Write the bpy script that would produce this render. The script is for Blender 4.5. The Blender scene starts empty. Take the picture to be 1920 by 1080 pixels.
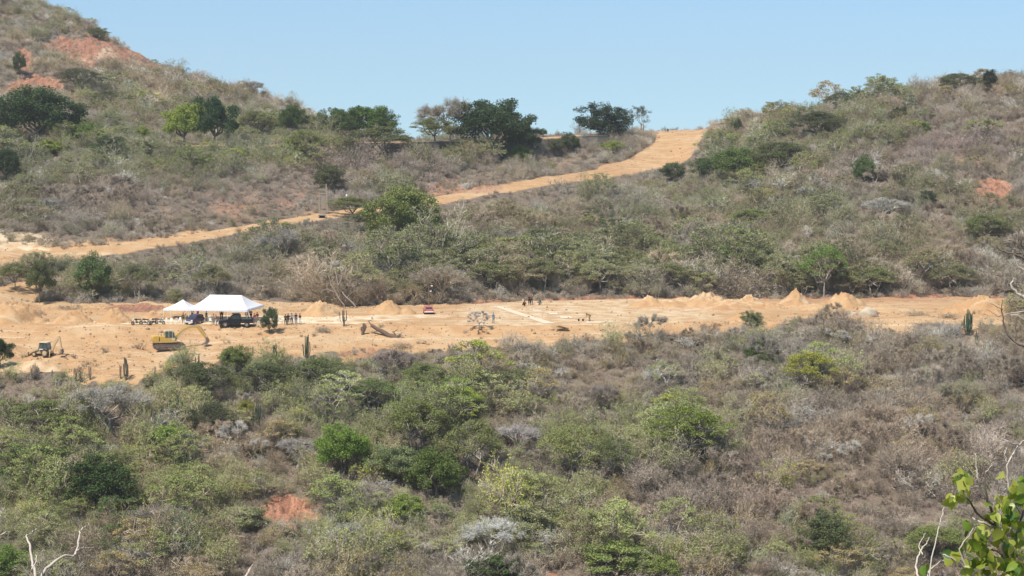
import bpy, bmesh, math, random
import numpy as np
from mathutils import Vector, Matrix, Euler
from mathutils.bvhtree import BVHTree

S = bpy.context.scene
C = S.collection
R = math.radians
RNG = np.random.default_rng(7)
random.seed(7)

# ------------------------------------------------------------------ camera
F = 3583.0                       # focal length in pixels of a 1920 px wide frame
CAMZ = 70.0
PITCH = math.atan((540-236)/F)
cam = bpy.data.cameras.new('camera')
cam.sensor_width = 36.0
cam.lens = 36.0*F/1920.0
cam.clip_start = 0.5
cam.clip_end = 30000
co = bpy.data.objects.new('camera', cam); C.objects.link(co)
co.location = (0, 0, CAMZ)
co.rotation_euler = (math.pi/2-PITCH, 0, 0)
S.camera = co

# ------------------------------------------------------------------ light
SUN_EL, SUN_AZ = R(58), R(-142)   # azimuth measured from +Y (view direction) towards +X
sd = Vector((math.sin(SUN_AZ)*math.cos(SUN_EL), math.cos(SUN_AZ)*math.cos(SUN_EL), math.sin(SUN_EL)))
sun = bpy.data.lights.new('sun', 'SUN'); sun.energy = 4.5; sun.angle = R(0.55); sun.color = (1.0, 0.955, 0.88)
so = bpy.data.objects.new('sun', sun); C.objects.link(so)
so.rotation_euler = sd.to_track_quat('Z', 'Y').to_euler()
so.location = (0, 0, 200)
W = bpy.data.worlds.new('World'); S.world = W; W.use_nodes = True
wt = W.node_tree; wt.nodes.clear()
sky = wt.nodes.new('ShaderNodeTexSky'); sky.sky_type = 'NISHITA'; sky.sun_disc = False
sky.sun_elevation = SUN_EL; sky.sun_rotation = SUN_AZ
sky.altitude = 300; sky.air_density = 1.0; sky.dust_density = 0.9; sky.ozone_density = 0.7
bg = wt.nodes.new('ShaderNodeBackground'); bg.inputs['Strength'].default_value = 0.122
wo = wt.nodes.new('ShaderNodeOutputWorld')
tc = wt.nodes.new('ShaderNodeTexCoord'); ad = wt.nodes.new('ShaderNodeVectorMath'); ad.operation = 'ADD'; ad.inputs[1].default_value = (0, 0, 0.10)
nm_ = wt.nodes.new('ShaderNodeVectorMath'); nm_.operation = 'NORMALIZE'
wt.links.new(tc.outputs['Generated'], ad.inputs[0]); wt.links.new(ad.outputs[0], nm_.inputs[0]); wt.links.new(nm_.outputs[0], sky.inputs[0])
tn = wt.nodes.new('ShaderNodeVectorMath'); tn.operation = 'MULTIPLY'; tn.inputs[1].default_value = (0.83, 0.99, 1.03)
wt.links.new(sky.outputs[0], tn.inputs[0]); wt.links.new(tn.outputs[0], bg.inputs[0]); wt.links.new(bg.outputs[0], wo.inputs[0])
S.view_settings.view_transform = 'Standard'; S.view_settings.look = 'None'
S.view_settings.exposure = 0.42; S.view_settings.gamma = 1.0
S.render.engine = 'CYCLES'
S.cycles.max_bounces = 5; S.cycles.diffuse_bounces = 3; S.cycles.glossy_bounces = 2
S.cycles.transmission_bounces = 3; S.cycles.transparent_max_bounces = 4; S.cycles.volume_bounces = 0

# ------------------------------------------------------------------ projection helpers
cp, sp = math.cos(PITCH), math.sin(PITCH)
def unproj(px, py, D):
    px = np.asarray(px, float); py = np.asarray(py, float); D = np.asarray(D, float)
    u = (px-960)/F; v = -(py-540)/F
    t = D/(cp+v*sp)
    return u*t, D+0*t, CAMZ+t*(-sp+v*cp)
def proj(X, Y, Z):
    z = Z-CAMZ
    f = Y*cp-z*sp; up = Y*sp+z*cp
    f = np.where(np.abs(f) < 1e-3, 1e-3, f)
    return 960+F*X/f, 540-F*up/f
def hash2(i, j, s):
    n = (i*374761393+j*668265263+s*974634777) & 0xffffffff
    n = ((n ^ (n >> 13))*1274126177) & 0xffffffff
    return ((n ^ (n >> 16)) & 0xffff)/65535.0
def vnoise(x, y, s=0):
    xi = np.floor(x).astype(np.int64); yi = np.floor(y).astype(np.int64)
    fx = x-xi; fy = y-yi
    fx = fx*fx*(3-2*fx); fy = fy*fy*(3-2*fy)
    a = hash2(xi, yi, s); b = hash2(xi+1, yi, s); c = hash2(xi, yi+1, s); d = hash2(xi+1, yi+1, s)
    return (a*(1-fx)+b*fx)*(1-fy)+(c*(1-fx)+d*fx)*fy
def fbm(x, y, s=0, o=4):
    r = 0; a = 0.5
    for k in range(o):
        r = r+a*(vnoise(x, y, s+k)-0.5)*2; x = x*2.03+7.1; y = y*2.03+3.7; a *= 0.5
    return r
def sstep(a, b, x):
    t = np.clip((x-a)/(b-a), 0, 1); return t*t*(3-2*t)

# ------------------------------------------------------------------ tags
def tag(o, label=None, cat=None, group=None, kind=None):
    if label: o['label'] = label
    if cat: o['category'] = cat
    if group: o['group'] = group
    if kind: o['kind'] = kind
    return o
def empty(name, loc, rz=0.0, label=None, cat=None, group=None):
    o = bpy.data.objects.new(name, None); C.objects.link(o)
    o.location = loc; o.rotation_euler = (0, 0, rz); o.empty_display_size = 0.3
    return tag(o, label, cat, group)
def link(name, me, parent=None, mats=None, smooth=False):
    o = bpy.data.objects.new(name, me); C.objects.link(o)
    if parent is not None: o.parent = parent
    if mats is not None:
        for m in (mats if isinstance(mats, (list, tuple)) else [mats]): me.materials.append(m)
    if smooth: me.polygons.foreach_set('use_smooth', [True]*len(me.polygons))
    return o
def copy_tree(o, parent=None):
    c = o.copy(); C.objects.link(c)
    if parent is not None: c.parent = parent
    for ch in list(o.children):
        copy_tree(ch, c)
    return c

# ------------------------------------------------------------------ materials
def nt(name):
    m = bpy.data.materials.new(name); m.use_nodes = True
    t = m.node_tree; t.nodes.clear()
    out = t.nodes.new('ShaderNodeOutputMaterial')
    return m, t, out
def principled(t, col=None, rough=0.9, spec=0.2, metal=0.0):
    b = t.nodes.new('ShaderNodeBsdfPrincipled')
    if col is not None: b.inputs['Base Color'].default_value = (*col, 1)
    b.inputs['Roughness'].default_value = rough
    b.inputs['Specular IOR Level'].default_value = spec
    b.inputs['Metallic'].default_value = metal
    return b
def mixc(t, a, b, fac, mode='MIX'):
    n = t.nodes.new('ShaderNodeMix'); n.data_type = 'RGBA'; n.blend_type = mode
    def put(i, v):
        if isinstance(v, tuple): n.inputs[i].default_value = (*v, 1)
        elif isinstance(v, (int, float)): n.inputs[i].default_value = v
        else: t.links.new(v, n.inputs[i])
    put(0, fac); put(6, a); put(7, b)
    return n.outputs[2]
def mathn(t, op, a, b=None, c=None):
    n = t.nodes.new('ShaderNodeMath'); n.operation = op
    for i, v in enumerate((a, b, c)):
        if v is None: continue
        if isinstance(v, (int, float)): n.inputs[i].default_value = v
        else: t.links.new(v, n.inputs[i])
    return n.outputs[0]
def ramp(t, v, lo, hi, a=0.0, b=1.0):
    n = t.nodes.new('ShaderNodeMapRange'); n.interpolation_type = 'SMOOTHSTEP'
    t.links.new(v, n.inputs[0])
    for i, x in zip((1, 2, 3, 4), (lo, hi, a, b)): n.inputs[i].default_value = x
    return n.outputs[0]
def noise(t, scale, detail=4, rough=0.55, coord=None):
    n = t.nodes.new('ShaderNodeTexNoise'); n.inputs['Scale'].default_value = scale
    n.inputs['Detail'].default_value = detail; n.inputs['Roughness'].default_value = rough
    if coord is None:
        g = t.nodes.new('ShaderNodeNewGeometry'); coord = g.outputs['Position']
    t.links.new(coord, n.inputs['Vector'])
    return n.outputs[0]
def attr(t, name, typ='GEOMETRY'):
    n = t.nodes.new('ShaderNodeAttribute'); n.attribute_type = typ; n.attribute_name = name
    return n
def plain(name, col, rough=0.7, spec=0.3, metal=0.0, dirt=0.25, dscale=3.0, dcol=(0.35, 0.25, 0.16)):
    m, t, out = nt(name)
    b = principled(t, col, rough, spec, metal)
    tc = t.nodes.new('ShaderNodeTexCoord')
    nz = noise(t, dscale, 4, 0.6, tc.outputs['Object'])
    f = ramp(t, nz, 0.42, 0.75, 0.0, dirt)
    t.links.new(mixc(t, col, dcol, f), b.inputs['Base Color'])
    t.links.new(b.outputs[0], out.inputs[0])
    return m
def tinted(name, attrname, rough=0.9, transl=0.0, var=0.5, spec=0.15):
    """plant matter whose own colour comes from a per-plant attribute"""
    m, t, out = nt(name)
    a = attr(t, attrname, 'INSTANCER')
    g = t.nodes.new('ShaderNodeNewGeometry')
    rnd = g.outputs['Random Per Island']
    tc = t.nodes.new('ShaderNodeTexCoord')
    nz = noise(t, 1.3, 2, 0.5, tc.outputs['Object'])
    v = mathn(t, 'ADD', mathn(t, 'MULTIPLY', rnd, var), mathn(t, 'MULTIPLY_ADD', nz, 0.7, 0.65-var/2))
    vm = t.nodes.new('ShaderNodeVectorMath'); vm.operation = 'SCALE'
    t.links.new(a.outputs['Color'], vm.inputs[0]); t.links.new(v, vm.inputs['Scale'])
    col = vm.outputs[0]
    b = principled(t, None, rough, spec)
    t.links.new(col, b.inputs['Base Color'])
    if transl > 0:
        tr = t.nodes.new('ShaderNodeBsdfTranslucent')
        t.links.new(mixc(t, col, (1.0, 1.0, 0.45), 1.0, 'MULTIPLY'), tr.inputs['Color'])
        mx = t.nodes.new('ShaderNodeMixShader'); mx.inputs[0].default_value = transl
        t.links.new(b.outputs[0], mx.inputs[1]); t.links.new(tr.outputs[0], mx.inputs[2])
        t.links.new(mx.outputs[0], out.inputs[0])
    else:
        t.links.new(b.outputs[0], out.inputs[0])
    return m
M_TWIG = tinted('twig_bark', 'bark', var=0.55)
M_LEAF = tinted('leaf', 'tint', rough=0.6, transl=0.25, var=0.5, spec=0.25)

# ground: four land types held as vertex attributes (what the soil there is made of)
M_GROUND, t, out = nt('soil')
b = principled(t, None, 0.95, 0.1)
aB = attr(t, 'bare').outputs['Fac']; aR = attr(t, 'red').outputs['Fac']; aP = attr(t, 'pale').outputs['Fac']
n1 = noise(t, 0.35, 6, 0.6); n2 = noise(t, 2.5, 5, 0.65); n3 = noise(t, 0.08, 3, 0.5); n4 = noise(t, 9.0, 3, 0.6)
litter = mixc(t, (0.115, 0.090, 0.066), (0.215, 0.165, 0.12), ramp(t, n2, 0.35, 0.65))
litter = mixc(t, litter, (0.17, 0.125, 0.098), ramp(t, n1, 0.45, 0.65))
tcg = t.nodes.new('ShaderNodeNewGeometry'); mpg = t.nodes.new('ShaderNodeMapping'); mpg.inputs['Scale'].default_value = (0.045, 0.8, 0.3); mpg.inputs['Rotation'].default_value = (0, 0, 0.06)
t.links.new(tcg.outputs['Position'], mpg.inputs['Vector'])
nS = noise(t, 1.0, 5, 0.62, mpg.outputs[0])
mpg2 = t.nodes.new('ShaderNodeMapping'); mpg2.inputs['Scale'].default_value = (0.11, 2.6, 0.5); mpg2.inputs['Rotation'].default_value = (0, 0, -0.16)
t.links.new(tcg.outputs['Position'], mpg2.inputs['Vector']); nS2 = noise(t, 1.0, 4, 0.6, mpg2.outputs[0])
earth = mixc(t, (0.405, 0.232, 0.112), (0.47, 0.295, 0.152), ramp(t, n1, 0.35, 0.65))
earth = mixc(t, earth, (0.33, 0.185, 0.095), ramp(t, n2, 0.55, 0.75, 0, 0.6))
earth = mixc(t, earth, (0.50, 0.365, 0.22), ramp(t, n3, 0.5, 0.7, 0, 0.5))
earth = mixc(t, earth, (0.56, 0.43, 0.28), ramp(t, nS, 0.52, 0.66, 0, 0.6))
earth = mixc(t, earth, (0.33, 0.205, 0.11), ramp(t, nS2, 0.56, 0.66, 0, 0.55))
earth = mixc(t, earth, (0.26, 0.155, 0.09), ramp(t, n4, 0.64, 0.74, 0, 0.5))
mpr = t.nodes.new('ShaderNodeMapping'); mpr.inputs['Scale'].default_value = (1.1, 0.16, 0.16); t.links.new(tcg.outputs['Position'], mpr.inputs['Vector'])
nR = noise(t, 1.0, 4, 0.6, mpr.outputs[0])
redc = mixc(t, (0.26, 0.100, 0.058), (0.40, 0.215, 0.135), ramp(t, n2, 0.35, 0.65))
redc = mixc(t, redc, (0.17, 0.095, 0.065), ramp(t, nR, 0.48, 0.62, 0, 0.8))
redc = mixc(t, redc, (0.46, 0.32, 0.22), ramp(t, nR, 0.40, 0.30, 0, 0.6))
palec = mixc(t, (0.56, 0.42, 0.255), (0.66, 0.535, 0.37), ramp(t, n1, 0.4, 0.65))
fb = ramp(t, mathn(t, 'ADD', aB, mathn(t, 'MULTIPLY_ADD', n1, 0.5, -0.25)), 0.38, 0.62)
col = mixc(t, litter, earth, fb)
col = mixc(t, col, redc, ramp(t, mathn(t, 'ADD', aR, mathn(t, 'MULTIPLY_ADD', n1, 0.7, -0.35)), 0.35, 0.7))
col = mixc(t, col, palec, ramp(t, mathn(t, 'ADD', aP, mathn(t, 'MULTIPLY_ADD', n1, 0.5, -0.25)), 0.35, 0.75))
t.links.new(col, b.inputs['Base Color'])
bp = t.nodes.new('ShaderNodeBump'); bp.inputs['Strength'].default_value = 0.6; bp.inputs['Distance'].default_value = 0.25
t.links.new(mathn(t, 'ADD', n2, mathn(t, 'MULTIPLY', n4, 0.4)), bp.inputs['Height']); t.links.new(bp.outputs[0], b.inputs['Normal'])
t.links.new(b.outputs[0], out.inputs[0])

# ------------------------------------------------------------------ terrain
# feature lines across the valley: (pixel column, pixel row, distance); the land is lofted between them
def L(pts):
    a = np.array(pts, float); return a
PLAT = 32.6
def flatD(py, h=PLAT):   # distance at which ground h metres below the camera shows in row py
    v = -(np.asarray(py, float)-540)/F
    return h*(cp+v*sp)/(sp-v*cp)
UU = np.concatenate([np.linspace(-2.2, -0.36, 12)[:-1], np.linspace(-0.36, 0.36, 560), np.linspace(0.36, 2.2, 12)[1:]])
def line(pts, smooth=6):
    a = np.array(pts, float)
    pxs = np.linspace(-500, 2420, 1400)
    py = np.interp(pxs, a[:, 0], a[:, 1]); D = np.interp(pxs, a[:, 0], a[:, 2])
    k = np.exp(-0.5*(np.arange(-40, 41)/smooth)**2); k /= k.sum()
    py = np.convolve(np.pad(py, 40, 'edge'), k, 'valid'); D = np.convolve(np.pad(D, 40, 'edge'), k, 'valid')
    X, Y, Z = unproj(pxs, py, D)
    u = X/Y
    return np.interp(UU, u, Y), np.interp(UU, u, Z)
def flat(D, h): return np.full(len(UU), float(D)), np.full(len(UU), CAMZ+h)
L3 = [(-400, 712, 284), (0, 708, 284), (250, 704, 285), (400, 676, 290), (500, 668, 293), (600, 660, 297), (700, 652, 300),
      (850, 648, 302), (1000, 656, 300), (1100, 640, 303), (1250, 624, 308), (1350, 610, 314), (1500, 600, 317), (1600, 596, 319), (1750, 599, 318), (1880, 606, 316), (2300, 606, 316)]
L4 = [(-400, 650, 303), (0, 650, 303), (250, 648, 304), (400, 640, 305), (500, 634, 306), (600, 630, 307), (700, 628, 307.5),
      (850, 628, 308), (1000, 630, 308), (1250, 616, 313), (1500, 600, 321), (1750, 596, 323), (2300, 598, 322)]
p5 = [(-400, 609), (0, 609), (500, 609), (600, 607), (700, 607), (850, 612), (1000, 612), (1250, 606), (1350, 600), (1500, 587), (1750, 582), (1900, 584), (2300, 584)]
p6 = [(-400, 592), (0, 591), (250, 589), (500, 585), (700, 580), (850, 571), (1000, 563), (1250, 559), (1500, 560), (2300, 560)]
L5 = [(a, b_, float(flatD(b_))) for a, b_ in p5]
L6 = [(a, b_, float(flatD(b_))) for a, b_ in p6]
L7 = [(-400, 560, 337), (0, 556, 338), (60, 568, 340), (250, 572, 340), (500, 568, 344), (700, 564, 348), (850, 556, 355), (1000, 550, 363), (1250, 548, 366), (1500, 550, 366), (2300, 550, 366)]
L8 = [(-400, 540, 352), (0, 498, 366), (250, 466, 380), (450, 432, 400), (600, 407, 416), (700, 393, 428), (800, 380, 440), (1000, 347, 470), (1200, 310, 503),
      (1260, 296, 512), (1320, 290, 505), (1400, 325, 470), (1500, 335, 442), (1750, 335, 430), (1920, 335, 425), (2300, 335, 420)]
L9 = [(-400, 530, 357), (0, 488, 371), (250, 457, 385), (450, 425, 405), (600, 401, 421), (700, 387, 433), (800, 372, 446), (1000, 337, 476), (1130, 316, 494), (1200, 299, 508),
      (1250, 268, 530), (1310, 256, 535), (1400, 300, 485), (1500, 310, 455), (1750, 315, 442), (1920, 315, 437), (2300, 315, 430)]
L9b = [(-400, 500, 372), (0, 430, 392), (250, 420, 398), (450, 398, 415), (600, 365, 440), (700, 355, 450), (800, 345, 462), (900, 328, 480), (1000, 306, 500), (1130, 290, 512), (1200, 272, 530),
       (1250, 256, 540), (1310, 251, 540), (1400, 278, 500), (1500, 280, 470), (1750, 275, 455), (1920, 275, 450), (2300, 270, 440)]
L10 = [(-400, 300, 455), (0, 290, 462), (250, 290, 468), (450, 288, 478), (600, 292, 484), (780, 300, 492), (1000, 298, 505), (1100, 288, 520), (1200, 258, 543), (1260, 250, 548), (1310, 247, 548),
       (1400, 258, 515), (1500, 250, 485), (1750, 235, 470), (1920, 235, 465), (2300, 230, 450)]
L11 = [(-400, 280, 468), (0, 278, 474), (250, 276, 478), (450, 275, 484), (600, 271, 488), (780, 267, 494), (1000, 260, 507), (1100, 255, 523), (1200, 249, 548), (1260, 246, 552), (1310, 245, 552),
       (1400, 238, 525), (1500, 228, 500), (1600, 215, 490), (1750, 192, 485), (1850, 182, 485), (1920, 182, 480), (2300, 160, 470)]
L12 = [(-400, 277, 475), (0, 275, 482), (250, 274, 486), (450, 273, 492), (600, 269, 496), (780, 265, 502), (1000, 258, 515), (1100, 253, 532), (1200, 247, 556), (1260, 245, 559), (1310, 243.5, 559),
       (1400, 235, 532), (1500, 220, 510), (1600, 205, 502), (1750, 178, 502), (1850, 165, 500), (1920, 163, 497), (2300, 135, 490)]
L13 = [(-400, 120, 540), (0, 160, 555), (100, 165, 558), (250, 195, 562), (400, 225, 565), (500, 240, 565), (560, 248, 555), (620, 258, 540), (780, 264.5, 516), (1000, 259, 530), (1100, 254, 545), (1200, 248, 566),
       (1310, 245, 570), (1400, 236, 545), (1500, 219, 522), (1600, 204, 515), (1750, 176, 515), (1850, 160, 512), (1920, 158, 510), (2300, 128, 505)]
L14 = [(-400, -190, 690), (0, -22, 660), (100, 12, 650), (200, 58, 640), (300, 118, 630), (400, 155, 620), (500, 176, 612), (560, 198, 600), (620, 232, 575), (690, 256, 548), (720, 262, 542), (780, 268, 535), (1000, 264, 548), (1200, 252, 585),
       (1310, 250, 590), (1400, 240, 560), (1500, 226, 540), (1750, 184, 530), (1920, 166, 525), (2300, 135, 520)]
HL = [flat(-150, 2), flat(-10, -4.5), flat(6, -6), flat(20, -11), flat(60, -32), flat(120, -62), flat(190, -76), flat(222, -68),
      line([(-500, 1110, 240), (2400, 1110, 240)]), line([(-500, 910, 262), (2400, 910, 262)]),
      line(L3), line(L4), line(L5, 3), line(L6, 3), line(L7, 3), line(L8, 3), line(L9, 3), line(L9b), line(L10), line(L11, 3), line(L12, 3), line(L13), line(L14, 5)]
crestY, crestZ = HL[-1]
HL += [(crestY+60, crestZ-np.maximum(8, 0.3*(crestZ-40))), flat(1100, -35), flat(2000, -45), flat(3400, -62)]
i3 = 10
SEG = [3, 4, 4, 6, 8, 8, 6, 8, 50, 62, 26, 22, 34, 16, 60, 12, 28, 60, 10, 10, 46, 46, 14, 8, 6, 6]
rowsY, rowsZ, tpar = [], [], []
for k in range(len(HL)-1):
    for j in range(SEG[k]):
        a = j/SEG[k]
        rowsY.append(HL[k][0]*(1-a)+HL[k+1][0]*a); rowsZ.append(HL[k][1]*(1-a)+HL[k+1][1]*a); tpar.append(k+a)
rowsY.append(HL[-1][0]); rowsZ.append(HL[-1][1]); tpar.append(len(HL)-1)
GY = np.array(rowsY); GZ = np.array(rowsZ); TP = np.array(tpar)
NR, NC = GY.shape
GX = GY*UU[None, :]
# rounded transitions, except at the pad and road edges
for it in range(6):
    sm = GZ.copy(); sm[1:-1] = 0.25*GZ[:-2]+0.5*GZ[1:-1]+0.25*GZ[2:]
    w = np.where((TP > i3+1.8) & (TP < i3+4.2), 0.15, 1.0)[:, None]
    w = w*np.where((TP > i3+7.6) & (TP < i3+10.3), 0.25, 1.0)[:, None]
    GZ = GZ*(1-w)+sm*w
PX, PY = proj(GX, GY, GZ)
TT = TP[:, None]+0*GX
wob = fbm(GX/7.0, GY/7.0, 3)*0.28
# --- land cover masks
padtop = i3+3.25+0.75*sstep(720, 560, PX)
frontw = fbm(GX/3.0, GY/3.0, 8, 3)*0.12
pad = sstep(1905, 1880, PX+wob*30)*sstep(i3-0.10, i3+0.08, TT+wob*0.8+frontw)*sstep(padtop+0.06, padtop-0.01, TT+wob*0.35)
padflat = sstep(i3+1.9, i3+2.05, TT)*sstep(i3+3.1, i3+2.95, TT)
road = sstep(i3+4.93, i3+5.0, TT)*sstep(i3+6.08, i3+6.0, TT)*sstep(1262, 1235, PX)
jl = np.interp(PY, [240, 252, 258, 266, 280, 300, 312], [1190, 1196, 1225, 1228, 1205, 1170, 1120])+wob*14; jr = np.interp(PY, [240, 247, 262, 285, 300, 312], [1330, 1325, 1318, 1306, 1285, 1250])+wob*20
junction = sstep(jl-6, jl+6, PX)*sstep(jr+6, jr-6, PX)*sstep(i3+4.9, i3+5.0, TT)*sstep(i3+11, i3+10, TT)
upper = sstep(i3+8.9, i3+9.0, TT)*sstep(i3+10.1, i3+10.0, TT)*sstep(1420, 1300, PX)*sstep(230, 400, PX)
def ell(cx, cy, rx, ry, soft=0.5):
    d = ((PX-cx)/rx)**2+((PY-cy)/ry)**2+fbm(GX/5, GY/5, 11)*0.9+fbm(GX/1.7, GY/2.4, 12, 2)*0.7
    return sstep(1+soft, 1-soft, d)
vis = (GY > 230) & (GY < 720)
bare = np.maximum.reduce([pad, road, junction, upper])
bank = sstep(i3+6.0, i3+6.1, TT)*sstep(i3+7.0, i3+6.1, TT+wob*1.5)*np.clip(sstep(520, 300, PX)+0.75*sstep(520, 570, PX)*sstep(690, 600, PX)+0.5*sstep(740, 800, PX), 0, 1)*sstep(1340, 1300, PX)
below = sstep(i3+4.70, i3+4.95, TT+wob*0.3)*sstep(i3+5.02, i3+5.0, TT)*sstep(760, 860, PX)*sstep(1330, 1300, PX)
bare = np.maximum.reduce([bare, bank*(0.55+0.37*sstep(620, 520, PX)), below*0.35])
bare = np.maximum(bare, vis*ell(30, 552, 55, 26)*0.95)
bare = np.maximum(bare, vis*ell(1090, 300, 150, 16)*0.40)
bare = np.maximum(bare, vis*ell(430, 395, 160, 30)*0.40)
red = np.zeros_like(GX)
for e in [(170, 90, 88, 27, 1.0), (285, 112, 40, 12, 0.8), (430, 365, 80, 34, 0.4), (1000, 325, 120, 14, 0.3), (165, 92, 72, 24, 1.0), (45, 112, 24, 22, 1.0), (72, 154, 50, 17, 1.0), (8, 172, 32, 13, 1.0), (125, 170, 22, 14, 0.7), (240, 100, 50, 16, 0.6), (1862, 352, 36, 24, 0.95), (1685, 324, 50, 9, 0.9), (1820, 300, 60, 14, 0.5),
          (550, 960, 66, 36, 1.0), (1032, 1078, 26, 12, 1.0), (445, 385, 60, 30, 0.5), (250, 578, 60, 8, 0.75), (560, 370, 80, 40, 0.42), (860, 350, 90, 14, 0.55), (1100, 318, 120, 18, 0.42), (1640, 560, 200, 8, 0.5), (1000, 556, 200, 8, 0.55),
          (700, 660, 60, 9, 0.55), (1230, 960, 50, 20, 0.25), (1400, 1000, 70, 25, 0.3), (1340, 250, 26, 30, 0.5)]:
    red = np.maximum(red, vis*ell(*e[:4])*e[4])
bbank = sstep(i3+3.08, i3+3.22, TT)*sstep(i3+4.05, i3+3.85, TT+wob*.2)*sstep(800, 900, PX)
red = np.maximum(red, bbank*0.85); bare = np.maximum(bare, bbank*0.8)
pale = padflat*0.52*sstep(760, 900, PX)*sstep(1500, 1300, PX)
for e in [(172, 102, 50, 9, 0.45), (560, 597, 190, 6, 0.8), (350, 604, 330, 4, 0.8), (760, 594, 90, 5, 0.6), (290, 182, 24, 17, 0.8), (40, 448, 90, 22, 0.55), (200, 100, 20, 14, 0.5), (1270, 262, 45, 24, 0.15)]:
    pale = np.maximum(pale, vis*ell(*e[:4])*e[4])
def rut(t0, w, lo, hi): return np.exp(-((TT+0.02*fbm(GX/9, GY/9, 81, 2)-t0)/w)**2)*sstep(lo-30, lo+30, PX)*sstep(hi+30, hi-30, PX)
pale = np.maximum.reduce([pale, 0.5*rut(i3+5.30, .09, 0, 1230), 0.5*rut(i3+5.72, .09, 0, 1230), 0.6*rut(i3+2.10, .025, 0, 900), 0.6*rut(i3+2.24, .025, 0, 900), 0.45*rut(i3+.40, .03, 60, 640), 0.45*rut(i3+.56, .03, 60, 640), 0.35*rut(i3+2.62, .02, 1000, 1500), 0.35*rut(i3+2.72, .02, 1000, 1500)])
bare = np.clip(np.maximum(bare, np.maximum(red, pale)*0.9), 0, 1)
# --- relief
rough = 1-np.maximum.reduce([pad*0.0+padflat, road, upper, junction*0.9])
inview = sstep(225, 250, GY)*sstep(700, 640, GY)
GZ = GZ+rough*(1-pad*0.55)*(fbm(GX/22, GY/22, 21, 4)*1.5+fbm(GX/5, GY/5, 31, 3)*0.35)*inview
gul = np.abs(fbm(GX/9+GY/60, GY/40, 41, 3))
GZ = GZ-rough*(1-pad*0.8)*inview*(0.5-gul)*1.2*sstep(300, 420, GY)
GZ = GZ-red*rough*(1-pad)*1.0*np.abs(fbm(GX/1.6, GY/3.5, 51, 3))*2
GZ = GZ+pad*(1-padflat)*fbm(GX/2.2, GY/2.2, 61, 3)*0.35
ruts = np.maximum.reduce([rut(i3+5.30, .09, 0, 1300), rut(i3+5.72, .09, 0, 1300), rut(i3+2.10, .025, 0, 900), rut(i3+2.24, .025, 0, 900), rut(i3+.40, .03, 60, 640), rut(i3+.56, .03, 60, 640)])
GZ = GZ-0.07*ruts
GZ = GZ+padflat*fbm(GX/4, GY/4, 62, 3)*0.05
GZ = GZ+sstep(700, 1200, GY)*fbm(GX/300, GY/300, 71, 3)*8
PX, PY = proj(GX, GY, GZ)
verts = np.stack([GX, GY, GZ], -1).reshape(-1, 3)
idx = np.arange(NR*NC).reshape(NR, NC)
quads = np.stack([idx[:-1, :-1], idx[:-1, 1:], idx[1:, 1:], idx[1:, :-1]], -1)
ft = 0.25*(TT[:-1, :-1]+TT[1:, 1:]+TT[:-1, 1:]+TT[1:, :-1])
fc = lambda A: 0.25*(A[:-1, :-1]+A[1:, 1:]+A[:-1, 1:]+A[1:, :-1])
mp = fc(pad) > 0.5; mr = (fc(road) > 0.5) | (fc(junction) > 0.5); mu = (fc(upper) > 0.5) & ~mr
def submesh(name, mask):
    q = quads[mask].reshape(-1, 4)
    used, inv = np.unique(q, return_inverse=True)
    me = bpy.data.meshes.new(name)
    me.vertices.add(len(used)); me.vertices.foreach_set('co', verts[used].ravel())
    me.loops.add(len(q)*4); me.loops.foreach_set('vertex_index', inv.reshape(-1).astype(np.int32))
    me.polygons.add(len(q)); me.polygons.foreach_set('loop_start', np.arange(len(q), dtype=np.int32)*4)
    me.polygons.foreach_set('use_smooth', np.ones(len(q), bool))
    me.update(calc_edges=True)
    for nm, A in (('bare', bare), ('red', red), ('pale', pale)):
        at = me.attributes.new(nm, 'FLOAT', 'POINT'); at.data.foreach_set('value', A.reshape(-1)[used].astype(np.float32))
    o = link(name, me, None, M_GROUND)
    o['kind'] = 'structure'
    return o
submesh('hillside', ~(mp | mr | mu))
submesh('cleared_ground', mp)
submesh('dirt_road', mr & ~mp)
submesh('upper_road', mu & ~mp)
BVH = BVHTree.FromPolygons([Vector(v) for v in verts], [tuple(int(i) for i in q) for q in quads.reshape(-1, 4)])
def ground(x, y):
    h = BVH.ray_cast(Vector((x, y, 400)), Vector((0, 0, -1)))
    return h[0].z if h[0] is not None else 0.0
def at(px, py):
    """the point of the land seen at a pixel of the photograph"""
    X, Y, Z = unproj(px, py, 100.0)
    d = (Vector((float(X), float(Y), float(Z)))-Vector((0, 0, CAMZ))).normalized()
    h = BVH.ray_cast(Vector((0, 0, CAMZ))+d*40, d)
    while h[0] is None:
        py += 2
        X, Y, Z = unproj(px, py, 100.0)
        d = (Vector((float(X), float(Y), float(Z)))-Vector((0, 0, CAMZ))).normalized()
        h = BVH.ray_cast(Vector((0, 0, CAMZ))+d*40, d)
    return h[0].copy()
def ppm(p): return F/p.y     # pixels of the photograph per metre there
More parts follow.
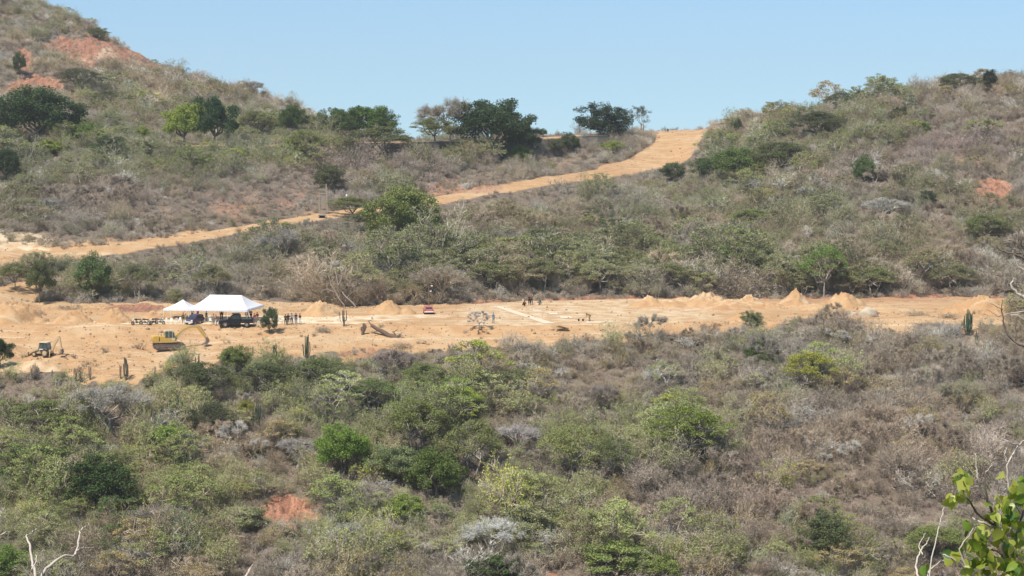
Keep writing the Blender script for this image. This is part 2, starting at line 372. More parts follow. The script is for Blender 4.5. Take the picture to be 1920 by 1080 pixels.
# ------------------------------------------------------------------ plant geometry
def rand_perp(rng, d):
    r = rng.normal(size=d.shape); r -= d*(r*d).sum(1, keepdims=True)
    return r/np.maximum(np.linalg.norm(r, axis=1, keepdims=True), 1e-6)
def unit(v): return v/np.maximum(np.linalg.norm(v, axis=-1, keepdims=True), 1e-6)
class Geo:
    """collects triangles / quads with a material index"""
    def __init__(s): s.v = []; s.f = []; s.m = []; s.n = 0
    def add(s, v, f, m=0):
        v = np.asarray(v, float).reshape(-1, 3); f = np.asarray(f, int)
        s.v.append(v); s.f.append((f+s.n, m)); s.n += len(v)
    def blades(s, p0, p1, w, rng, m=0):       # fine twigs: one tapering triangle each
        d = unit(p1-p0); r = rand_perp(rng, d)*np.asarray(w).reshape(-1, 1)
        v = np.stack([p0-r, p0+r, p1], 1); n = len(p0)
        s.add(v, np.arange(n*3).reshape(n, 3), m)
    def tubes(s, p0, p1, r0, r1, rng, m=0, k=4):
        d = unit(p1-p0); a = rand_perp(rng, d); b_ = np.cross(d, a); n = len(p0)
        ang = np.arange(k)*2*np.pi/k
        ring = a[:, None]*np.cos(ang)[None, :, None]+b_[:, None]*np.sin(ang)[None, :, None]
        v = np.concatenate([p0[:, None]+ring*np.asarray(r0).reshape(-1, 1, 1), p1[:, None]+ring*np.asarray(r1).reshape(-1, 1, 1)], 1)
        base = (np.arange(n)*2*k)[:, None, None]; i = np.arange(k); j = (i+1) % k
        f = np.stack([i, j, j+k, i+k], 1)[None]+base
        s.add(v, f.reshape(-1, 4), m)
    def leaves(s, c, size, rng, m=0, up=0.5, ar=0.6, fold=True):
        n = len(c); size = np.asarray(size).reshape(-1, 1)
        nrm = unit(rng.normal(size=(n, 3))+np.array([0, 0, up])*1.6); a = rand_perp(rng, nrm); b_ = np.cross(nrm, a)
        v = np.stack([c-a*size*0.5, c+b_*size*ar*0.5, c+a*size*0.5, c-b_*size*ar*0.5], 1)
        s.add(v, np.arange(n*4).reshape(n, 4), m)
    def mesh(s, name):
        me = bpy.data.meshes.new(name)
        v = np.concatenate(s.v); me.vertices.add(len(v)); me.vertices.foreach_set('co', v.ravel())
        ls, lt, li, mi = [], [], [], []; off = 0
        for f, m in s.f:
            k = f.shape[1]; li.append(f.ravel()); ls.append(off+np.arange(len(f))*k); mi.append(np.full(len(f), m)); off += f.size
        li = np.concatenate(li); ls = np.concatenate(ls); mi = np.concatenate(mi)
        me.loops.add(len(li)); me.loops.foreach_set('vertex_index', li.astype(np.int32))
        me.polygons.add(len(ls)); me.polygons.foreach_set('loop_start', ls.astype(np.int32))
        me.polygons.foreach_set('material_index', mi.astype(np.int32))
        me.update(calc_edges=True)
        return me

def branch(rng, p, d, ln, n, frac=(0.25, 1.0), ang=(0.4, 0.9), lnr=(0.4, 0.75), up=0.15, bend=0.25):
    """n children on every parent segment chain p (N,3,3: start, middle, end)"""
    N = len(p); t = rng.uniform(frac[0], frac[1], (N, n)).reshape(-1)
    P = np.repeat(p, n, 0); D0 = np.repeat(d, n, 0); Lp = np.repeat(ln, n)
    h = t < 0.5; base = np.where(h[:, None], P[:, 0]+(P[:, 1]-P[:, 0])*(t*2)[:, None], P[:, 1]+(P[:, 2]-P[:, 1])*((t-0.5)*2)[:, None])
    a = rng.uniform(*ang, len(t)); r = rand_perp(rng, D0)
    D1 = unit(D0*np.cos(a)[:, None]+r*np.sin(a)[:, None]+np.array([0, 0, up]))
    Ln = Lp*rng.uniform(*lnr, len(t))*(1.15-0.4*t)
    return grow(rng, base, D1, Ln, bend)
def grow(rng, base, D1, Ln, bend=0.25, up=0.0):
    mid = base+D1*(Ln*0.5)[:, None]
    D2 = unit(D1+rng.normal(size=D1.shape)*bend+np.array([0, 0, up])); end = mid+D2*(Ln*0.5)[:, None]
    return np.stack([base, mid, end], 1), D2, Ln
def put_tubes(g, p, r0, r1, rng, m=0, k=4):
    rm = (np.asarray(r0)+np.asarray(r1))/2*np.ones(len(p))
    g.tubes(p[:, 0], p[:, 1], r0*np.ones(len(p)), rm, rng, m, k); g.tubes(p[:, 1], p[:, 2], rm, r1*np.ones(len(p)), rng, m, k)
def put_blades(g, p, w, rng, m=0):
    g.blades(p[:, 0], p[:, 1]+(p[:, 1]-p[:, 0])*0.3, w, rng, m); g.blades(p[:, 1], p[:, 2], np.asarray(w)*0.8, rng, m)

def shrub(seed, H=2.2, Wd=2.6, stems=11, dens=1.0, leaf=0, lsize=0.09, tw=0.016, lift=0.15, droop=0.0):
    """multi-stemmed bush; slot 0 bark, slot 1 leaf"""
    rng = np.random.default_rng(seed); g = Geo()
    az = rng.uniform(0, 2*np.pi, stems); tilt = np.sqrt(rng.uniform(0.0, 1.0, stems))*0.95
    hw = Wd/2
    D = np.stack([np.sin(tilt)*np.cos(az)*hw/H*1.25, np.sin(tilt)*np.sin(az)*hw/H*1.25, np.cos(tilt)], 1)
    ln = np.linalg.norm(D, axis=1)*H*rng.uniform(0.55, 0.85, stems); D = unit(D)
    base = np.stack([rng.normal(0, 0.12, stems), rng.normal(0, 0.12, stems), np.full(stems, -0.3)], 1)
    p0, d0, l0 = grow(rng, base, D, ln+0.3, 0.3); put_tubes(g, p0, 0.035, 0.018, rng, 0, 3)
    p1, d1, l1 = branch(rng, p0, d0, l0, int(5*dens), (0.25, 1), (0.3, 0.9), (0.45, 0.75), 0.12); put_tubes(g, p1, 0.016, 0.008, rng, 0, 3)
    p2, d2, l2 = branch(rng, p1, d1, l1, int(5*dens), (0.2, 1), (0.4, 1.0), (0.45, 0.8), 0.08); put_blades(g, p2, tw, rng)
    p3, d3, l3 = branch(rng, p2, d2, l2, 3, (0.2, 1), (0.4, 1.1), (0.5, 0.9), 0.02); put_blades(g, p3, tw*0.75, rng)
    if leaf:
        q = p3[rng.integers(0, len(p3), leaf)]; t = rng.uniform(0.2, 1.05, leaf)[:, None]
        c = q[:, 1]+(q[:, 2]-q[:, 1])*t+rng.normal(0, 0.06, (leaf, 3)); c[:, 2] = np.maximum(c[:, 2], 0.05)
        g.leaves(c, rng.uniform(0.6, 1.3, leaf)*lsize, rng, 1)
    me = g.mesh('bush'); me.materials.append(M_TWIG); me.materials.append(M_LEAF)
    return me

def tree(seed, style, H=6.0, Wd=8.0, trunk_h=1.4, pads=46, leaves=7000, lsize=0.16, tr=0.16, stems=1, flat_=0.25, low=0.3):
    """returns (wood mesh, crown mesh or None)"""
    rng = np.random.default_rng(seed); g = Geo(); cg = Geo(); Rw = Wd/2
    # where the foliage sprays sit
    n = pads; a = rng.uniform(0, 2*np.pi, n)
    lob = 1+0.15*np.sin(a*2+rng.uniform(0, 6))+0.12*np.sin(a*3+rng.uniform(0, 6))+0.08*np.sin(a*5+rng.uniform(0, 6))
    if style == 'umbrella':
        r = np.sqrt(rng.uniform(0, 1, n))*0.93; z = H*(0.96-0.42*r**2.2)-rng.uniform(0, 1, n)**2*H*0.22
        C_ = np.stack([np.cos(a)*r*Rw*lob, np.sin(a)*r*Rw*lob, z], 1); prad = Rw*rng.uniform(0.16, 0.27, n); pz = prad*flat_
    elif style in ('round', 'bushy'):
        th = np.arccos(rng.uniform(-0.35 if style == 'round' else -0.75, 1, n)); rr = rng.uniform(0.45, 1.0, n)
        zc = H*(0.5+low/2); hz = H-zc
        z = zc+np.cos(th)*hz*rr*np.where(np.cos(th) < 0, (zc-H*low*0.8)/hz, 1)
        C_ = np.stack([np.cos(a)*np.sin(th)*rr*Rw*lob, np.sin(a)*np.sin(th)*rr*Rw*lob, z], 1); prad = Rw*rng.uniform(0.17, 0.30, n); pz = prad*rng.uniform(0.5, 0.9, n)
    elif style == 'fan':     # leafless vase of ascending limbs
        r = np.sqrt(rng.uniform(0.02, 1, n)); z = H*(0.98-0.25*r**2)*rng.uniform(0.75, 1, n)
        C_ = np.stack([np.cos(a)*r*Rw, np.sin(a)*r*Rw, z], 1); prad = Rw*rng.uniform(0.12, 0.2, n); pz = prad*0.8
    elif style == 'bare':
        r = np.sqrt(rng.uniform(0.02, 1, n)); z = H*rng.uniform(0.5, 1, n)*(1-0.25*r**2)
        C_ = np.stack([np.cos(a)*r*Rw, np.sin(a)*r*Rw, z], 1); prad = Rw*rng.uniform(0.1, 0.18, n); pz = prad
    # forks
    nf = max(4, pads//8); fa = np.arange(nf)*2*np.pi/nf+rng.uniform(-.3, .3, nf)
    bases = np.stack([rng.normal(0, 0.25 if stems > 1 else 0.03, stems), rng.normal(0, 0.25 if stems > 1 else 0.03, stems), np.full(stems, -0.6)], 1)
    tops = bases+np.stack([rng.normal(0, 0.25, stems)*trunk_h*(0.9 if stems > 1 else 0.3), rng.normal(0, 0.25, stems)*trunk_h*(0.9 if stems > 1 else .3), np.full(stems, trunk_h+0.6)], 1)
    mid = (bases+tops)/2+rng.normal(0, 0.08, (stems, 3))
    g.tubes(bases, mid, np.full(stems, tr*1.25), np.full(stems, tr), rng, 0, 7); g.tubes(mid, tops, np.full(stems, tr), np.full(stems, tr*0.8), rng, 0, 7)
    src = tops[np.arange(nf) % stems]
    fz = trunk_h+(H-trunk_h)*rng.uniform(0.30, 0.5, nf)
    fk = np.stack([np.cos(fa)*Rw*0.38, np.sin(fa)*Rw*0.38, fz], 1)+rng.normal(0, 0.1*Rw*0.3, (nf, 3))
    m1 = (src+fk)/2+rng.normal(0, 0.06*Rw, (nf, 3))+np.array([0, 0, -0.03*H])
    g.tubes(src, m1, np.full(nf, tr*0.75), np.full(nf, tr*0.55), rng, 0, 5); g.tubes(m1, fk, np.full(nf, tr*0.55), np.full(nf, tr*0.42), rng, 0, 5)
    # limbs to each spray
    dist = np.linalg.norm(C_[:, None]-fk[None], axis=2); w = dist.argmin(1); s0 = fk[w]
    ma = s0*0.6+C_*0.4+rng.normal(0, 0.04*Rw, (n, 3)); mb = s0*0.25+C_*0.75+rng.normal(0, 0.03*Rw, (n, 3))
    g.tubes(s0, ma, np.full(n, tr*0.36), np.full(n, tr*0.26), rng, 0, 4); g.tubes(ma, mb, np.full(n, tr*0.26), np.full(n, tr*0.17), rng, 0, 4)
    # sprays of twigs
    k = 16 if style not in ('fan', 'bare') else 26
    cc = np.repeat(mb, k, 0); pr = np.repeat(prad, k); pzr = np.repeat(pz, k); tgt = np.repeat(C_, k, 0)
    off = rng.normal(size=(n*k, 3)); off = unit(off)*(rng.uniform(0, 1, n*k)**0.4)[:, None]
    tip = tgt+off*np.stack([pr, pr, pzr], 1)
    pm = (cc+tip)/2+rng.normal(0, 0.05, (n*k, 3))*Rw*0.2
    g.blades(cc, pm+(pm-cc)*0.3, np.full(n*k, 0.03), rng); g.blades(pm, tip, np.full(n*k, 0.022), rng)
    if style in ('fan', 'bare'):
        ch = np.stack([cc, pm, tip], 1); d = unit(tip-pm); ln = np.linalg.norm(tip-cc, axis=1)
        q, dq, lq = branch(rng, ch, d, ln, 5, (0.3, 1), (0.3, 0.8), (0.5, 0.9), 0.1); put_blades(g, q, 0.018, rng)
        q2, dq, lq = branch(rng, q, dq, lq, 2, (0.3, 1), (0.3, 0.8), (0.5, 0.9), 0.05); put_blades(g, q2, 0.013, rng)
    if leaves:
        i = rng.integers(0, n, leaves); off = unit(rng.normal(size=(leaves, 3)))*(rng.uniform(0, 1, leaves)**0.42)[:, None]
        if style == 'umbrella': off[:, 2] = np.abs(off[:, 2])*1.3-0.35*np.hypot(off[:, 0], off[:, 1])**2
        c = C_[i]+off*np.stack([prad[i], prad[i], pz[i]], 1)+rng.normal(0, 0.05, (leaves, 3))
        cg.leaves(c, rng.uniform(0.6, 1.35, leaves)*lsize, rng, 0, up=0.9 if style == 'umbrella' else 0.5)
    wm = g.mesh('trunk'); wm.materials.append(M_TWIG)
    cm = None
    if leaves: cm = cg.mesh('crown'); cm.materials.append(M_LEAF)
    return wm, cm

M_CACT = tinted('cactus_skin', 'tint', rough=0.6, var=0.15, spec=0.3)
def cactus(seed, n=9, H=3.6, spread=0.5, trunk=0.5):
    """candelabra cactus: ribbed columns rising from one short trunk"""
    rng = np.random.default_rng(seed); V, Fc = [], []; cnt = 0
    def column(pts, rad):
        nonlocal cnt
        K = 12; m = len(pts)
        for j, (p, rr) in enumerate(zip(pts, rad)):
            for k in range(K):
                a = 2*math.pi*k/K; q = rr*(1.0 if k % 2 == 0 else 0.72)
                V.append((p[0]+math.cos(a)*q, p[1]+math.sin(a)*q, p[2]))
        for j in range(m-1):
            for k in range(K):
                a_, b_ = cnt+j*K+k, cnt+j*K+(k+1) % K; Fc.append((a_, b_, b_+K, a_+K))
        Fc.append(tuple(cnt+(m-1)*K+k for k in range(K))); cnt += K*m
    column([(0, 0, -0.5), (0, 0, 0), (0, 0, trunk), (0, 0, trunk+0.25)], [0.2, 0.18, 0.17, 0.1])
    for i in range(n):
        a = i*2.39996+rng.uniform(-.3, .3); r = spread*math.sqrt((i+0.4)/n)*rng.uniform(0.8, 1.1); h = H*(1-0.45*(r/spread)**2*0.6)*rng.uniform(0.72, 1.0)
        x, y = math.cos(a)*r, math.sin(a)*r; z0 = trunk*rng.uniform(0.4, 1.0); rad = rng.uniform(0.05, 0.075); lx, ly = rng.normal(0, 0.05, 2)
        pts = [(0.1*x, 0.1*y, z0), (x*0.55, y*0.55, z0+0.1), (x*0.9, y*0.9, z0+0.32), (x, y, z0+0.7)]
        for f in (0.4, 0.7, 0.93, 0.985, 1.0): pts.append((x+lx*f, y+ly*f, z0+0.7+(h-z0-0.7)*f))
        column(pts, [rad*0.8, rad*0.9, rad, rad, rad, rad*1.02, rad*0.95, rad*0.7, rad*0.25])
    me = bpy.data.meshes.new('cactus'); me.from_pydata(V, [], Fc); me.update(); me.materials.append(M_CACT)
    return me

# ------------------------------------------------------------------ trees, bushes and cacti one can tell apart
KIND = {
 'U': [tree(400+i, 'umbrella', 5.2, 9.0, 1.5, 70, 13000, 0.17, 0.15, 1+i % 2, flat_=[0.34, 0.42, 0.28][i]) for i in range(3)] + [(5.2, 9.0)],
 'R': [tree(420+i, 'round', 7.0, 8.0, 1.6, 85, 22000, 0.22, 0.20, 1+i % 2, low=0.06) for i in range(3)] + [(7.0, 8.0)],
 'B': [tree(440+i, 'bushy', 4.0, 5.0, 0.5, 60, 11000, 0.16, 0.09, 3, low=0.05) for i in range(3)] + [(4.0, 5.0)],
 'S': [tree(480+i, 'bushy', 5.0, 4.0, 1.2, 34, 1500, 0.16, 0.09, 2, low=0.25) for i in range(2)] + [(5.0, 4.0)],      # sparse, see-through
 'F': [tree(450+i, 'fan', 5.0, 7.0, 0.9, 46, 0, 0.15, 0.13, 2) for i in range(3)] + [(5.0, 7.0)],
 'N': [tree(460+i, 'bare', 6.0, 4.5, 1.8, 26, 0, 0.15, 0.10, 1) for i in range(3)] + [(6.0, 4.5)],
}
DG = (0.048, 0.080, 0.030); MG = (0.078, 0.120, 0.038); BG_ = (0.125, 0.190, 0.045); LM = (0.235, 0.285, 0.062); OL = (0.150, 0.160, 0.070); YG = (0.235, 0.235, 0.055); SV = (0.225, 0.235, 0.145)
BK = (0.20, 0.165, 0.125); BW = (0.50, 0.46, 0.40); BR = (0.33, 0.29, 0.23); BD = (0.13, 0.10, 0.08)
CLEAR = []
def put_tree(px, py, kind, wpx, hpx, tint, bark, name, label, cat='tree', group=None, p=None):
    v_ = 1.22 if py > 300 else 1.05
    tint = tuple(a*b_*v_ for a, b_ in zip(tint, (1.12, 1.08, 0.9)))
    K = KIND[kind]; H0, W0 = K[-1]; v = K[0 if 'pale_stem' in name else random.randrange(len(K)-1)]
    if p is None: p = at(px, py)
    s = ppm(p)
    sx = 1.1*wpx/s/W0; sz_ = 1.05*hpx/s/H0
    r = empty(name, p, random.uniform(0, 6.28), label, cat, group)
    w = link('trunk' if kind in 'URNS' else 'stems', v[0], r); w['bark'] = list(bark); w.scale = (sx, sx, sz_)
    if v[1] is not None:
        c_ = link('crown' if kind in 'URS' else 'foliage', v[1], r); c_['tint'] = list(tint); c_.scale = (sx, sx, sz_)
    CLEAR.append((p.x, p.y, wpx/s*0.42))
    return r
T = put_tree
# along the upper road and the skyline
T(72, 276, 'R', 142, 104, DG, BK, 'shade_tree', 'broad dark green tree at the left edge, below the red earth scars')
T(4, 268, 'R', 60, 70, DG, BK, 'shade_tree', 'dark tree cut by the left edge of the photo beside the broad dark tree')
T(346, 276, 'R', 76, 80, LM, BK, 'shade_tree', 'yellow green tree joined to the dark round tree above the upper road')
T(402, 278, 'R', 80, 94, (0.034, 0.076, 0.028), BK, 'shade_tree', 'dense dark green round tree above the upper road on the left hill')
T(636, 268, 'R', 66, 64, MG, BK, 'roadside_tree', 'green spreading tree beside the upper road with its stem clear')
T(692, 266, 'R', 88, 66, (0.085, 0.145, 0.035), BK, 'roadside_tree', 'wide bright green tree on the upper road left of the sky gap')
T(726, 252, 'S', 44, 58, DG, BK, 'roadside_tree', 'upright blue green tree behind the wide bright green tree')
T(672, 252, 'S', 56, 60, (0.09, 0.12, 0.06), BR, 'roadside_tree', 'thin see-through tree rising behind the row at the upper road')
T(612, 250, 'S', 40, 46, (0.10, 0.12, 0.07), BR, 'roadside_tree', 'small sparse tree on the skyline where the left hill ends')
T(840, 262, 'F', 96, 72, OL, BR, 'leafless_tree', 'bare wide branching tree against the sky left of the big dark tree')
T(815, 268, 'U', 84, 44, OL, BK, 'roadside_tree', 'olive flat topped tree under the bare skyline tree')
T(925, 294, 'R', 128, 104, (0.042, 0.072, 0.030), BK, 'shade_tree', 'big dark green domed tree beside the retaining wall at mid skyline')
T(978, 292, 'R', 62, 62, DG, BK, 'shade_tree', 'lower dark green tree leaning on the right of the big domed tree')
T(1130, 254, 'B', 96, 66, (0.030, 0.052, 0.028), BD, 'shade_tree', 'broad blackish green tree standing alone on the ridge road', p=at(1130, 254)-Vector((0, 0, 1.5)))
T(1198, 247, 'S', 40, 52, (0.05, 0.075, 0.04), BK, 'ridge_tree', 'small slender tree right of the broad blackish tree on the ridge')
T(715, 298, 'U', 112, 58, (0.120, 0.135, 0.060), BK, 'hillside_tree', 'olive umbrella tree hanging over the bank left of the retaining wall')
T(572, 305, 'U', 80, 56, OL, BK, 'hillside_tree', 'olive tree below the upper road above the timber frame')
T(975, 305, 'B', 46, 30, BG_, BK, 'bush', 'bright green round bush at the foot of the big domed tree', 'bush')
T(1150, 286, 'B', 52, 20, LM, BK, 'bush', 'low yellow green bush on the grassy bank under the ridge', 'bush')
T(1068, 284, 'B', 42, 32, (0.06, 0.085, 0.04), BK, 'bush', 'dark bush right of the low road wall', 'bush')
T(1040, 288, 'B', 36, 26, (0.09, 0.11, 0.06), BK, 'bush', 'grey green bush in front of the low road wall', 'bush')
T(1018, 256, 'B', 16, 14, DG, BK, 'bush', 'tiny dark bush on the skyline right of the domed tree', 'bush')
T(266, 262, 'B', 34, 24, LM, BK, 'bush', 'bright yellow green bush left of the joined yellow and dark trees', 'bush')
T(160, 272, 'B', 60, 40, BG_, BK, 'bush', 'green bush at the right foot of the broad dark left tree', 'bush')
T(92, 290, 'B', 60, 26, LM, BK, 'bush', 'yellow green low bush below the broad dark left tree', 'bush')
T(478, 262, 'U', 70, 50, OL, BK, 'hillside_tree', 'dull olive tree right of the dark round tree on the left hill')
T(548, 258, 'R', 44, 58, MG, BK, 'hillside_tree', 'green tree on the foot of the left hill near its lower end')
T(585, 262, 'S', 50, 50, OL, BR, 'hillside_tree', 'grey olive loose tree between the left hill and the roadside row')
T(36, 140, 'B', 26, 40, DG, BK, 'bush', 'dark upright bush left of the red scar on the left hill', 'bush')
T(150, 175, 'U', 90, 44, (0.09, 0.095, 0.06), BR, 'hillside_tree', 'dark flat thorn tree below the large red scar')
T(205, 205, 'U', 80, 34, (0.12, 0.125, 0.075), BR, 'hillside_tree', 'grey green flat tree on the slope of the left hill below the pale scar')
T(470, 180, 'F', 44, 26, OL, BR, 'leafless_tree', 'leafless thicket tree on the left hill skyline')
T(185, 70, 'B', 40, 18, OL, BR, 'bush', 'dull olive bush on the skyline above the large red scar', 'bush')
T(205, 300, 'B', 70, 44, (0.065, 0.09, 0.035), BK, 'bush', 'dark green bush under the upper road at the left', 'bush')
T(12, 345, 'R', 52, 60, (0.035, 0.055, 0.025), BK, 'hillside_tree', 'dark green tree at the left edge above the diagonal track')
T(615, 356, 'B', 56, 48, (0.085, 0.095, 0.050), BK, 'hillside_tree', 'dull green tree standing above the timber frame')
# middle slope under the diagonal road
T(755, 470, 'R', 120, 112, (0.155, 0.180, 0.062), BK, 'spreading_tree', 'large green spreading tree that covers the diagonal road')
T(812, 470, 'U', 70, 52, (0.10, 0.12, 0.05), BK, 'hillside_tree', 'lower green tree at the right of the large spreading tree')
T(660, 412, 'U', 76, 42, OL, BK, 'hillside_tree', 'olive flat tree beside the diagonal road right of the timber frame')
T(690, 440, 'U', 70, 44, (0.13, 0.14, 0.065), BK, 'hillside_tree', 'olive tree just left of the large spreading tree')
T(765, 515, 'B', 92, 56, BG_, BK, 'bush', 'bright green bush below the large spreading tree', 'bush')
T(860, 505, 'B', 80, 40, (0.12, 0.17, 0.05), BK, 'bush', 'green bush right of the bright bush on the middle slope', 'bush')
T(722, 520, 'B', 40, 42, MG, BK, 'bush', 'small dark green bush left of the bright bush on the middle slope', 'bush')
T(825, 566, 'F', 92, 64, OL, (0.36, 0.30, 0.22), 'leafless_tree', 'leafless umbrella shaped tree behind the lamp post')
T(525, 500, 'F', 76, 66, OL, (0.40, 0.36, 0.30), 'leafless_tree', 'pale grey leafless tree on the slope above the white tent')
T(175, 560, 'B', 70, 80, (0.085, 0.13, 0.05), BK, 'bush', 'tall green bush at the foot of the slope left of the tent', 'bush')
T(75, 568, 'R', 46, 78, (0.10, 0.115, 0.055), BK, 'hillside_tree', 'upright olive tree beside the earth cut at the far left')
T(28, 545, 'U', 60, 50, OL, BK, 'hillside_tree', 'olive tree above the earth cut at the far left')
T(330, 570, 'B', 24, 30, SV, BK, 'bush', 'pale grey green bush behind the small tent', 'bush')
T(1380, 530, 'R', 84, 66, (0.105, 0.155, 0.045), BK, 'hillside_tree', 'green round tree above the earth heaps left of the pale stemmed tree')
T(1545, 556, 'U', 92, 90, (0.125, 0.180, 0.055), (0.36, 0.32, 0.26), 'pale_stemmed_tree', 'light green tree with a pale bare stem behind the pointed heaps')
T(1460, 540, 'U', 84, 60, SV, BK, 'hillside_tree', 'silvery green tree between the round tree and the pale stemmed tree')
T(1125, 545, 'U', 90, 56, SV, BR, 'hillside_tree', 'silvery umbrella tree at the back edge of the cleared pad')
T(1260, 545, 'U', 80, 50, (0.17, 0.175, 0.10), BR, 'hillside_tree', 'dusty olive tree at the slope foot behind the left heaps')
T(920, 548, 'U', 84, 56, (0.165, 0.17, 0.09), BR, 'hillside_tree', 'dusty tree at the slope foot right of the leafless umbrella tree')
T(1015, 548, 'U', 80, 60, (0.16, 0.165, 0.09), BR, 'hillside_tree', 'dusty flat tree behind the workers on the pad')
T(395, 556, 'U', 76, 56, (0.15, 0.15, 0.09), BR, 'hillside_tree', 'dull grey green tree right above the white tent')
T(255, 560, 'U', 76, 60, (0.12, 0.13, 0.075), BR, 'hillside_tree', 'dark olive tree between the tall bush and the small tent')
T(1640, 552, 'U', 90, 48, (0.15, 0.165, 0.08), BR, 'hillside_tree', 'low olive tree behind the rounded heap')
T(1790, 548, 'U', 90, 50, (0.15, 0.15, 0.09), BR, 'hillside_tree', 'grey olive tree at the slope foot near the right edge')
# right hill
T(1385, 345, 'R', 84, 64, (0.105, 0.145, 0.050), BK, 'hillside_tree', 'green tree on the right hill just below the top of the road')
T(1328, 335, 'B', 56, 40, (0.075, 0.11, 0.045), BK, 'bush', 'green bush at the lower edge of the sandy junction', 'bush')
T(1262, 338, 'B', 46, 34, (0.09, 0.11, 0.06), BK, 'bush', 'grey green bush below the sandy junction', 'bush')
T(1462, 330, 'U', 110, 60, (0.085, 0.10, 0.050), BK, 'hillside_tree', 'dark umbrella tree on the left flank of the right hill')
T(1530, 262, 'U', 90, 50, (0.080, 0.095, 0.050), BK, 'hillside_tree', 'dark green tree high on the left flank of the right hill')
T(1395, 234, 'B', 26, 26, DG, BK, 'bush', 'dark bush on the skyline above the sandy junction', 'bush')
T(1384, 250, 'B', 16, 26, DG, BK, 'bush', 'narrow dark bush just under the skyline right of the junction', 'bush')
T(1482, 212, 'U', 74, 26, (0.10, 0.13, 0.09), BK, 'skyline_tree', 'flat grey green tree on the lower skyline of the right hill')
T(1578, 198, 'U', 66, 38, (0.10, 0.12, 0.08), BW, 'skyline_tree', 'flat topped tree with pale limbs on the right hill skyline')
T(1612, 200, 'R', 30, 36, (0.075, 0.09, 0.05), BK, 'skyline_tree', 'small dark tree right of the flat topped skyline tree')
T(1682, 182, 'B', 42, 30, LM, BK, 'bush', 'bright yellow green bush on the right hill skyline', 'bush')
T(1688, 238, 'R', 34, 36, (0.045, 0.055, 0.03), BK, 'hillside_tree', 'dark round tree high on the right hill below the bright skyline bush')
T(1856, 172, 'R', 24, 40, (0.030, 0.040, 0.028), BD, 'skyline_tree', 'small blackish tree at the top of the right hill')
T(1800, 178, 'U', 90, 38, (0.11, 0.12, 0.07), BK, 'skyline_tree', 'broad olive tree left of the blackish tree atop the right hill')
T(1620, 345, 'B', 50, 50, (0.085, 0.12, 0.05), BK, 'bush', 'green bush in the middle of the right hill', 'bush')
T(1728, 255, 'B', 30, 28, BG_, BK, 'bush', 'small green bush beside the dark round tree on the right hill', 'bush')
T(1738, 385, 'B', 30, 28, (0.04, 0.055, 0.03), BK, 'bush', 'small dark bush on the right hill under the red scar line', 'bush')
T(1660, 410, 'F', 76, 36, SV, (0.42, 0.39, 0.33), 'leafless_tree', 'whitish leafless tree low on the right hill')
T(1545, 400, 'U', 80, 34, SV, BR, 'hillside_tree', 'pale silvery tree low on the left flank of the right hill')
T(1850, 455, 'U', 90, 50, (0.13, 0.15, 0.065), BK, 'hillside_tree', 'green olive tree on the lower right hill near the right edge')
T(1410, 430, 'U', 76, 36, (0.15, 0.18, 0.07), BK, 'hillside_tree', 'light green low tree on the slope under the right hill')
# near slope
T(1516, 742, 'U', 98, 78, YG, BR, 'umbrella_tree', 'yellow green umbrella tree standing alone on the brown near slope')
T(1425, 690, 'B', 62, 48, (0.095, 0.125, 0.055), BK, 'bush', 'green bush left of the yellow green umbrella tree', 'bush')
T(1408, 612, 'B', 38, 28, (0.15, 0.17, 0.09), BK, 'bush', 'green bush at the front edge of the earth strip', 'bush')
T(1290, 872, 'U', 142, 108, (0.150, 0.185, 0.050), BR, 'umbrella_tree', 'largest green umbrella tree on the near slope, right of centre')
T(1072, 905, 'U', 120, 100, (0.20, 0.215, 0.095), BR, 'umbrella_tree', 'pale olive layered tree at the centre of the near slope')
T(1150, 905, 'U', 84, 84, (0.13, 0.15, 0.07), BR, 'umbrella_tree', 'dull green tree between the pale olive and the largest umbrella trees')
T(872, 792, 'U', 84, 62, LM, BR, 'umbrella_tree', 'bright yellow green flat tree below the lone cactus at centre')
T(778, 850, 'U', 124, 96, (0.135, 0.155, 0.055), BR, 'umbrella_tree', 'wide green layered tree left of the bright yellow green flat tree')
T(888, 890, 'U', 124, 96, (0.150, 0.160, 0.070), BR, 'umbrella_tree', 'olive umbrella tree with many limbs below the bright yellow green one')
T(700, 775, 'U', 96, 62, (0.125, 0.16, 0.065), BR, 'umbrella_tree', 'light green flat tree above the wide green layered tree')
T(790, 735, 'U', 84, 52, (0.14, 0.165, 0.065), BR, 'umbrella_tree', 'green flat tree near the uprooted trunk on the near slope')
T(600, 735, 'U', 96, 62, (0.115, 0.14, 0.06), BR, 'umbrella_tree', 'green tree just below the cactus clump at the earth edge')
T(960, 745, 'U', 76, 52, (0.14, 0.15, 0.08), BR, 'umbrella_tree', 'dull olive flat tree right of the lone centre cactus')
T(640, 895, 'R', 98, 96, (0.135, 0.205, 0.040), BK, 'leafy_tree', 'bright green leafy tree above the red earth scar')
T(818, 935, 'R', 104, 92, (0.090, 0.125, 0.035), BK, 'leafy_tree', 'dark leafy round tree with a sunlit top at lower centre')
T(735, 905, 'R', 84, 70, (0.17, 0.205, 0.11), BK, 'leafy_tree', 'silvery green tree between the bright and the dark leafy trees')
T(760, 975, 'B', 80, 46, (0.18, 0.235, 0.06), BK, 'bush', 'light yellow green bush below the dark leafy round tree', 'bush')
T(188, 950, 'B', 138, 92, (0.040, 0.068, 0.020), BK, 'bush', 'very dark green bush at the lower left, the darkest on the slope', 'bush')
T(312, 850, 'B', 76, 56, (0.18, 0.245, 0.065), BK, 'bush', 'lime green rounded bush above the very dark bush', 'bush')
T(1550, 1050, 'B', 96, 84, (0.085, 0.105, 0.050), BK, 'bush', 'dark green bush at the bottom right of centre on brown scrub', 'bush')
